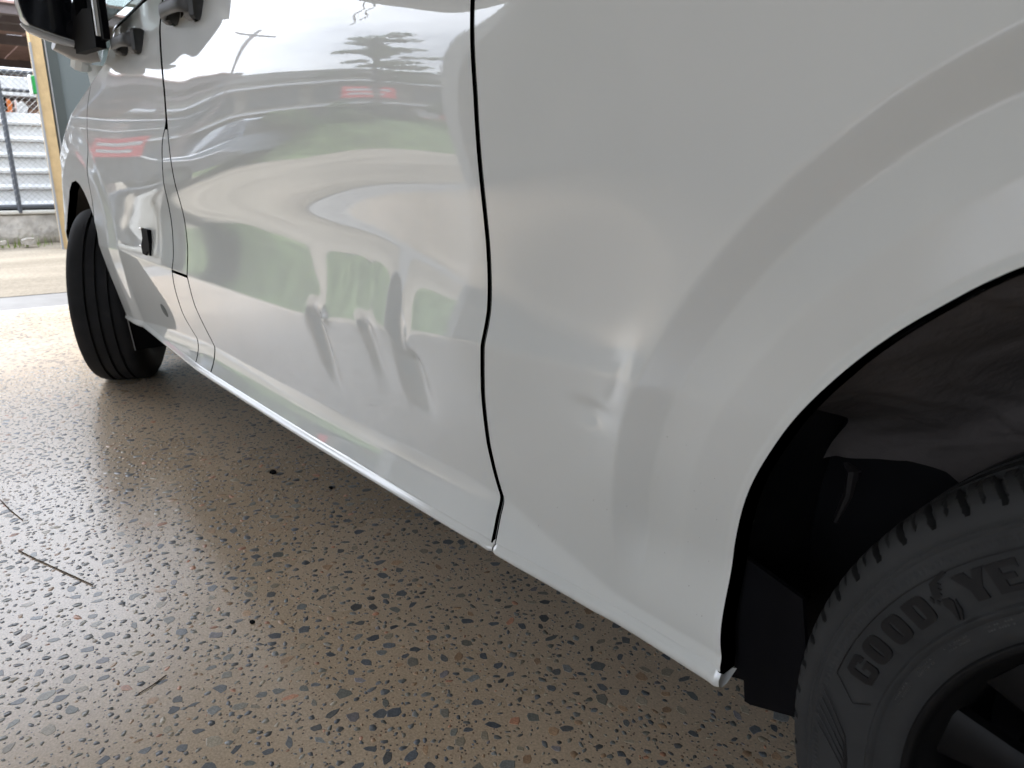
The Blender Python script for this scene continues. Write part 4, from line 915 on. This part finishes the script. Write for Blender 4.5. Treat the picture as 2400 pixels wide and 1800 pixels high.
for x, y in ((-18.5, -2.8), (-18.5, 3.1), (-14.5, -2.8), (-14.5, 3.1)):
    m = MB(); m.box((x - .07, y - .07, -.05), (x + .07, y + .07, 2.7), .005); L_(m.build('post', BM, shed), shed.location)
m = MB(); m.box((-18.9, -3.2, -.05), (-18.7, 3.2, 2.65)); L_(m.build('back_wall', mat('brown_back_wall', (.24, .17, .145), .8, noise=.4, nscale=3), shed), shed.location)
# racking with stored goods under the shed (reads as clutter)
rk = random.Random(9); rack = empty('storage_rack', (-17.2, .8, 0)); tag(rack, 'cluttered storage rack with brown cartons under the open shed', 'rack')
for z in (.9, 1.45, 2.0):
    m = MB(); m.box((-17.6, -1.6, z), (-16.9, 3.0, z + .04)); L_(m.build('shelf', BM, rack), rack.location)
CART = [mat('carton_brown', (.34, .2, .13), .8), mat('carton_pale', (.5, .42, .36), .8), mat('carton_grey', (.25, .24, .25), .8)]
yk = -1.5
while yk < 2.9:
    for z in (.94, 1.49, 2.04):
        w = rk.uniform(.18, .4); h = rk.uniform(.18, .42); m = MB(); m.box((-17.4, yk, z), (-17.0, yk + w, z + h), .01); L_(m.build('carton', rk.choice(CART), rack), rack.location)
    yk += .42
# yellow rendered column, glazed door and wall beside it
YEL = mat('ochre_rendered_column', (.50, .36, .19), .9, noise=.12, nscale=12, bump=.004, bscale=60)
m = MB(); m.box((-9.35, .857, -.05), (-9.2, .957, 4.2), .004); col_ = m.build('ochre_column', YEL); tag(col_, 'tall narrow ochre rendered column between the fence and the glass door', 'column')
m = MB(); m.box((-9.22, .842, -.05), (-9.19, .860, 2.0)); L_(m.build('grey_edge_channel', mat('grey_channel', (.28, .29, .30), .5), col_), (0, 0, 0))
gd = empty('glazed_door', (-9.2, 1.3, 0)); tag(gd, 'dark framed glass door in the neighbouring office wall behind the front of the van', 'door')
FRM = mat('dark_green_grey_frame', (.055, .065, .062), .5); ALU = mat('aluminium_strip', (.45, .46, .47), .35, metal=.5)
for a, b, mt_, nm in (((-9.27, .958, -.05), (-9.23, .976, 2.5), FRM, 'frame_edge'), ((-9.26, .977, -.05), (-9.215, .990, 2.5), ALU, 'aluminium_strip'), ((-9.27, .991, -.05), (-9.22, 1.082, 2.5), FRM, 'frame'), ((-9.27, 2.0, -.05), (-9.22, 2.1, 2.5), FRM, 'frame'), ((-9.27, 1.083, 2.02), (-9.22, 1.999, 2.12), FRM, 'frame'), ((-9.27, 1.083, -.05), (-9.22, 1.999, .12), FRM, 'frame')):
    m = MB(); m.box(a, b, .003); L_(m.build(nm, mt_, gd), gd.location)
m = MB(); m.box((-9.25, 1.0825, .12), (-9.24, 1.9995, 2.02)); L_(m.build('pane', mat('grey_door_glass', (.14, .16, .16), .06, spec=.8), gd), gd.location)
m = MB(); m.box((-9.5, 2.1, -.05), (-9.2, 7, 3.2)); m.box((-9.5, .957, 2.5), (-9.28, 7, 3.3)); tag(m.build('office_wall', mat('grey_office_wall', (.33, .34, .33), .8, noise=.08), None), 'grey office wall with the dark framed glass door in it', 'wall')
GRN = mat('green_plastic', (.02, .30, .07), .4)
m = MB(); m.box((-9.30, .812, 1.515), (-9.18, .842, 1.69), .006); gb_ = m.build('green_switch_box', GRN); tag(gb_, 'small green and white box mounted on the edge of the ochre column', 'switch box')
m = MB(); m.box((-9.30, .797, 1.51), (-9.19, .811, 1.70), .004); L_(m.build('white_backplate', WHITE, gb_), (0, 0, 0))
# weeds and stones along the kerb
WG = mat('weed_green', (.16, .22, .05), .8); m = MB(); rw = random.Random(21)
for k in range(260):
    y = rw.uniform(-2.1, .9); x = XF + rw.uniform(.08, .55); h = rw.uniform(.02, .09); a = rw.uniform(0, 6.28); w = .012
    m.add([(x, y, -.04), (x + w * math.cos(a), y + w * math.sin(a), -.04), (x + .03 * math.sin(a), y + .03 * math.cos(a), h)], [(0, 1, 2)])
tag(m.build('kerb_weeds', WG), kind='stuff')
for k, (y, x, s_) in enumerate(((.60, -9.6, .09), (.10, -9.7, .08), (.35, -9.55, .05))):
    m = MB(); m.prism([(y + s_ * math.cos(a) * rw.uniform(.7, 1.1), .02 + s_ * .5 * math.sin(a) * rw.uniform(.7, 1.1)) for a in np.linspace(0, 6.28, 8)[:-1]], 'x', x, x + s_)
    tag(m.build('loose_rock', KERB), ['broad loose rock by the kerb, nearest to the ochre column', 'loose rock by the kerb, farthest left of the three', 'smallest loose rock by the kerb, in front of the others'][k], 'rock', 'loose rocks along the kerb')

# ------------------------------------------------------------------ what the paint mirrors: the yard to the side of the doorway
# long two-storey workshop row
row = empty('workshop_row', (-34, -18, 0)); tag(row, 'long low beige commercial building across the yard, mirrored in the sliding door', 'building')
BEI = mat('beige_fascia', (.22, .20, .165), .8, noise=.1, nscale=.6); DKG = mat('dark_glazing', (.035, .04, .042), .15); BND = mat('white_band', (.45, .46, .48), .6)
m = MB(); m.box((-40, -60, 0), (-34, -2, 5.6)); L_(m.build('wall', BEI, row), row.location)
m = MB(); m.box((-40.3, -60.3, 5.6), (-33.6, -1.7, 6.3), .03); L_(m.build('parapet', mat('grey_parapet', (.13, .125, .115), .7), row), row.location)
rw2 = random.Random(3); y = -59.0
while y < -4:
    w = rw2.uniform(2.2, 4.4)
    for (z0, z1) in ((.2, 2.5), (3.2, 4.6)):
        m = MB(); m.box((-33.98, y, z0), (-33.9, y + w, z1)); L_(m.build('window' if z0 > 1 else 'roller_shutter', rw2.choice([DKG, DKG, BND]) if z0 > 1 else rw2.choice([DKG, BND, GALV]), row), row.location)
    y += w + rw2.uniform(.5, 1.1)
for z in (2.7, 4.85):
    m = MB(); m.box((-33.9, -59, z), (-32.7, -3, z + .16)); L_(m.build('awning', BND, row), row.location)
RED = mat('red_sign_panel', (.62, .03, .05), .5)
def sign(x, y, z, w, h, label, post=True):
    e = empty('red_sign', (x, y, 0)); tag(e, label, 'sign', 'red signs across the yard')
    m = MB(); m.box((-.04, -w / 2, z), (.04, w / 2, z + h), .01); m.build('panel', RED, e)
    m = MB(); m.box((.041, -w * .42, z + h * .60), (.046, w * .42, z + h * .78)); m.box((.041, -w * .30, z + h * .25), (.046, w * .40, z + h * .42)); m.build('white_stripe', BND, e)
    if post:
        m = MB(); m.tube([(0, -w * .4, -.05), (0, -w * .4, z)], .04, 8); m.tube([(0, w * .4, -.05), (0, w * .4, z)], .04, 8); m.build('leg', GALV, e)
sign(-24, -13.4, 2.6, 3.0, .8, 'long red sign panel mirrored high beside the tree in the sliding door')
sign(-16, -11.8, 1.0, 1.5, .9, 'broad red sign panel mirrored at the rear edge of the sliding door')
sign(-13.0, -2.1, 1.1, .9, .6, 'small red sign with two pale stripes mirrored in the front door')
# grass bank and shrubs
bank = []; nb = 90; ys_ = np.linspace(-20, -4.6, nb); prof = [(-12.4, -.05), (-12.9, .2), (-13.6, .62), (-14.6, .95), (-16.5, 1.1), (-19, .8), (-21, -.05)]
V = []; r1 = np.random.default_rng(8)
for y in ys_:
    e = min(1, (y + 20) / 1.5, (-4.6 - y) / 1.2)
    for (x, z) in prof: V.append((x + .25 * math.sin(y * 1.3), y, -.06 + (z + .05) * e + r1.normal(0, .03)))
GRS = mat('rough_grass', (.105, .15, .05), .9, noise=.5, nscale=2.5, bump=.05, bscale=8)
tag(mesh_obj('grass_bank', V, grid_faces(nb, len(prof)), GRS, smooth=True), kind='structure')
m = MB(); rg = np.random.default_rng(12); n = 15000
bx = rg.uniform(-19.5, -12.6, n); by = rg.uniform(-19, -5.2, n); bz = np.interp(-bx, [12.4, 12.9, 13.6, 14.6, 16.5, 19], [-.05, .2, .62, .95, 1.1, .8]) - .05
a = rg.uniform(0, 6.28, n); h = rg.uniform(.08, .34, n); V = np.stack([np.stack([bx, by, bz], -1), np.stack([bx + .03 * np.cos(a), by + .03 * np.sin(a), bz], -1), np.stack([bx + .1 * np.sin(a * 3), by + .1 * np.cos(a * 2), bz + h], -1)], 1).reshape(-1, 3)
tag(mesh_obj('long_grass', V, np.arange(3 * n).reshape(-1, 3), mat('long_grass', (.12, .175, .055), .8, noise=.3, nscale=3)), kind='stuff')
LEAF = [mat('olive_leaf', (.06, .09, .028), .6, noise=.3, nscale=2), mat('green_leaf', (.09, .14, .04), .6, noise=.3, nscale=2), mat('dark_leaf', (.02, .035, .012), .6, noise=.3, nscale=2)]
def leaf_cloud(centres, n, size, seed):
    rg = np.random.default_rng(seed); V = []; c = np.array(centres); k = rg.integers(0, len(c), n)
    d = rg.normal(0, 1, (n, 3)); d /= np.linalg.norm(d, axis=1, keepdims=True); d *= rg.uniform(.25, 1, (n, 1)) ** .5
    P = c[k, :3] + d * c[k, 3:6]; a = rg.normal(0, 1, (n, 3)); a /= np.linalg.norm(a, axis=1, keepdims=True); b = np.cross(a, rg.normal(0, 1, (n, 3))); b /= np.linalg.norm(b, axis=1, keepdims=True)
    s = size * rg.uniform(.6, 1.3, (n, 1)); Q = np.stack([P - a * s, P + b * s * .45, P + a * s, P - b * s * .45], 1).reshape(-1, 3)
    return Q, np.arange(4 * n).reshape(-1, 4)
def shrub(x, y, w, h, seed, label, mt):
    e = empty('shrub', (x, y, 0)); tag(e, label, 'shrub', 'shrubs on the grass bank'); rr_ = random.Random(seed)
    cs = [(rr_.uniform(-w, w) * .6, rr_.uniform(-w, w) * .6, .75 + rr_.uniform(.3, .9) * h, w * .4, w * .4, h * .28) for _ in range(9)]
    Q, F = leaf_cloud(cs, 2600, .075, seed); mesh_obj('foliage', Q, F, mt, e)
    m = MB()
    for _ in range(5): m.tube([(0, 0, .3), (rr_.uniform(-w, w) * .4, rr_.uniform(-w, w) * .4, .5 + h * .6)], [.03, .01], 5)
    m.build('stem', BM, e)
for i, (x, y, w, h, mi, lb) in enumerate(((-14.6, -5.6, .8, .8, 1, 'light green rounded shrub at the near end of the grass bank'), (-15.2, -7.2, 1.0, 1.0, 0, 'olive shrub left of the tree trunk on the grass bank'),
        (-15.6, -8.9, .9, .9, 2, 'dark low shrub beside the tree trunk on the grass bank'), (-15.0, -10.8, 1.1, 1.1, 0, 'broad olive shrub to the right of the tree on the grass bank'), (-15.3, -12.8, 1.2, 1.3, 1, 'tall light green shrub at the far end of the grass bank'))):
    shrub(x, y, w, h, 30 + i, lb, LEAF[mi])
# flat-layered tree mirrored in the door
tr_ = empty('flat_topped_tree', (-17.6, -10.1, .5)); tag(tr_, 'slender tree with flat layered olive foliage, mirrored in the sliding door against the sky', 'tree')
m = MB(); m.tube([(0, 0, -.3), (.1, .1, 1.5), (-.05, .15, 3.0), (.1, .1, 4.2), (0, 0, 5.4)], [.16, .13, .11, .08, .04], 10); m.build('trunk', BM, tr_, True)
m = MB(); cs = []; rt = random.Random(17)
for k in range(34):
    z = 2.5 + 2.9 * k / 33; a = rt.uniform(0, 6.28); r_ = (2.3 - .40 * max(0, z - 3.0) ** 1.1) * rt.uniform(.45, 1); x, y = r_ * math.cos(a), r_ * math.sin(a)
    m.tube([(0, .1, z - .5), (x * .5, y * .5, z - .15), (x, y, z)], [.05, .03, .01], 5); cs.append((x, y, z, .5, .5, .07)); cs.append((x * .6, y * .6, z - .06, .4, .4, .06))
m.build('branch', BM, tr_, True); Q, F = leaf_cloud(cs, 13000, .06, 77); mesh_obj('crown', Q, F, LEAF[0], tr_)
# utility pole
up_ = empty('utility_pole', (-26, -6.6, 0)); tag(up_, 'thin utility pole with a crossarm, mirrored in the front door', 'pole')
m = MB(); m.tube([(0, 0, -.05), (0, 0, 8.5)], [.14, .09], 8); m.build('shaft', BM, up_, True); m = MB(); m.box((-.05, -1.1, 7.9), (.05, 1.1, 8.02)); m.build('crossarm', BM, up_)
# parked vehicles (low detail but whole)
def car(x, y, rz, paint, label, kind=0):
    e = empty('parked_car', (x, y, -.03), rz); tag(e, label, 'car', 'cars parked in the yard')
    pr = [(-2.15, .35), (-2.2, .62), (-2.05, .80), (-1.2, .92), (-.55, 1.38), (.55, 1.42), (1.35, .98), (2.1, .90), (2.2, .60), (2.15, .35)] if kind == 0 else [(-2.4, .40), (-2.45, .80), (-1.5, .98), (-.9, 1.55), (.25, 1.6), (.45, 1.02), (2.4, 1.02), (2.4, .45)]
    secs = []
    for yy, k in ((-.85, .96), (-.78, 1.0), (.78, 1.0), (.85, .96)): secs.append([(px * k, yy * (1 - .12 * max(0, pz - .9)), .35 + (pz - .35) * (k if pz > .5 else 1)) for px, pz in pr])
    b = MB(); n = len(pr); V = [p for s_ in secs for p in s_]; F = [(i * n + j, i * n + (j + 1) % n, (i + 1) * n + (j + 1) % n, (i + 1) * n + j) for i in range(3) for j in range(n)] + [tuple(range(n)), tuple(3 * n + j for j in reversed(range(n)))]
    b.add(V, F); b.build('body', paint, e, True, 30)
    for sgn in (-1, 1):
        m = MB(); w_ = [(-1.0, .95), (-.5, 1.32), (.45, 1.34), (1.1, .98)] if kind == 0 else [(-1.25, 1.0), (-.85, 1.48), (.15, 1.5), (.25, 1.05)]
        m.prism(w_, 'y', sgn * .83, sgn * .855); m.build('window', DKG, e)
        for wx in (-1.35, 1.35):
            m = MB(); m.tube([(wx, sgn * .64, .33), (wx, sgn * .87, .33)], .33, 20); wh = m.build('wheel', BLACK, e, False)
            m = MB(); m.tube([(wx, sgn * .871, .33), (wx, sgn * .88, .33)], .2, 14); m.build('rim', FRM, wh)
car(-15.5, -4.6, R(84), mat('silver_blue_paint', (.16, .19, .23), .35, metal=.4, coat=1), 'silver blue utility vehicle parked at the near end of the grass bank', 1)
car(-14.4, -1.9, R(94), mat('dark_car_paint', (.07, .07, .08), .3, coat=1), 'dark car parked behind the chain wire fence, mirrored in the front door')
car(-24.5, -16.5, R(95), mat('red_car_paint', (.5, .02, .03), .3, coat=1), 'red car parked near the long beige building')
car(-25, -11.5, R(95), mat('white_car_paint', (.7, .7, .7), .3, coat=1), 'white car parked near the long beige building')
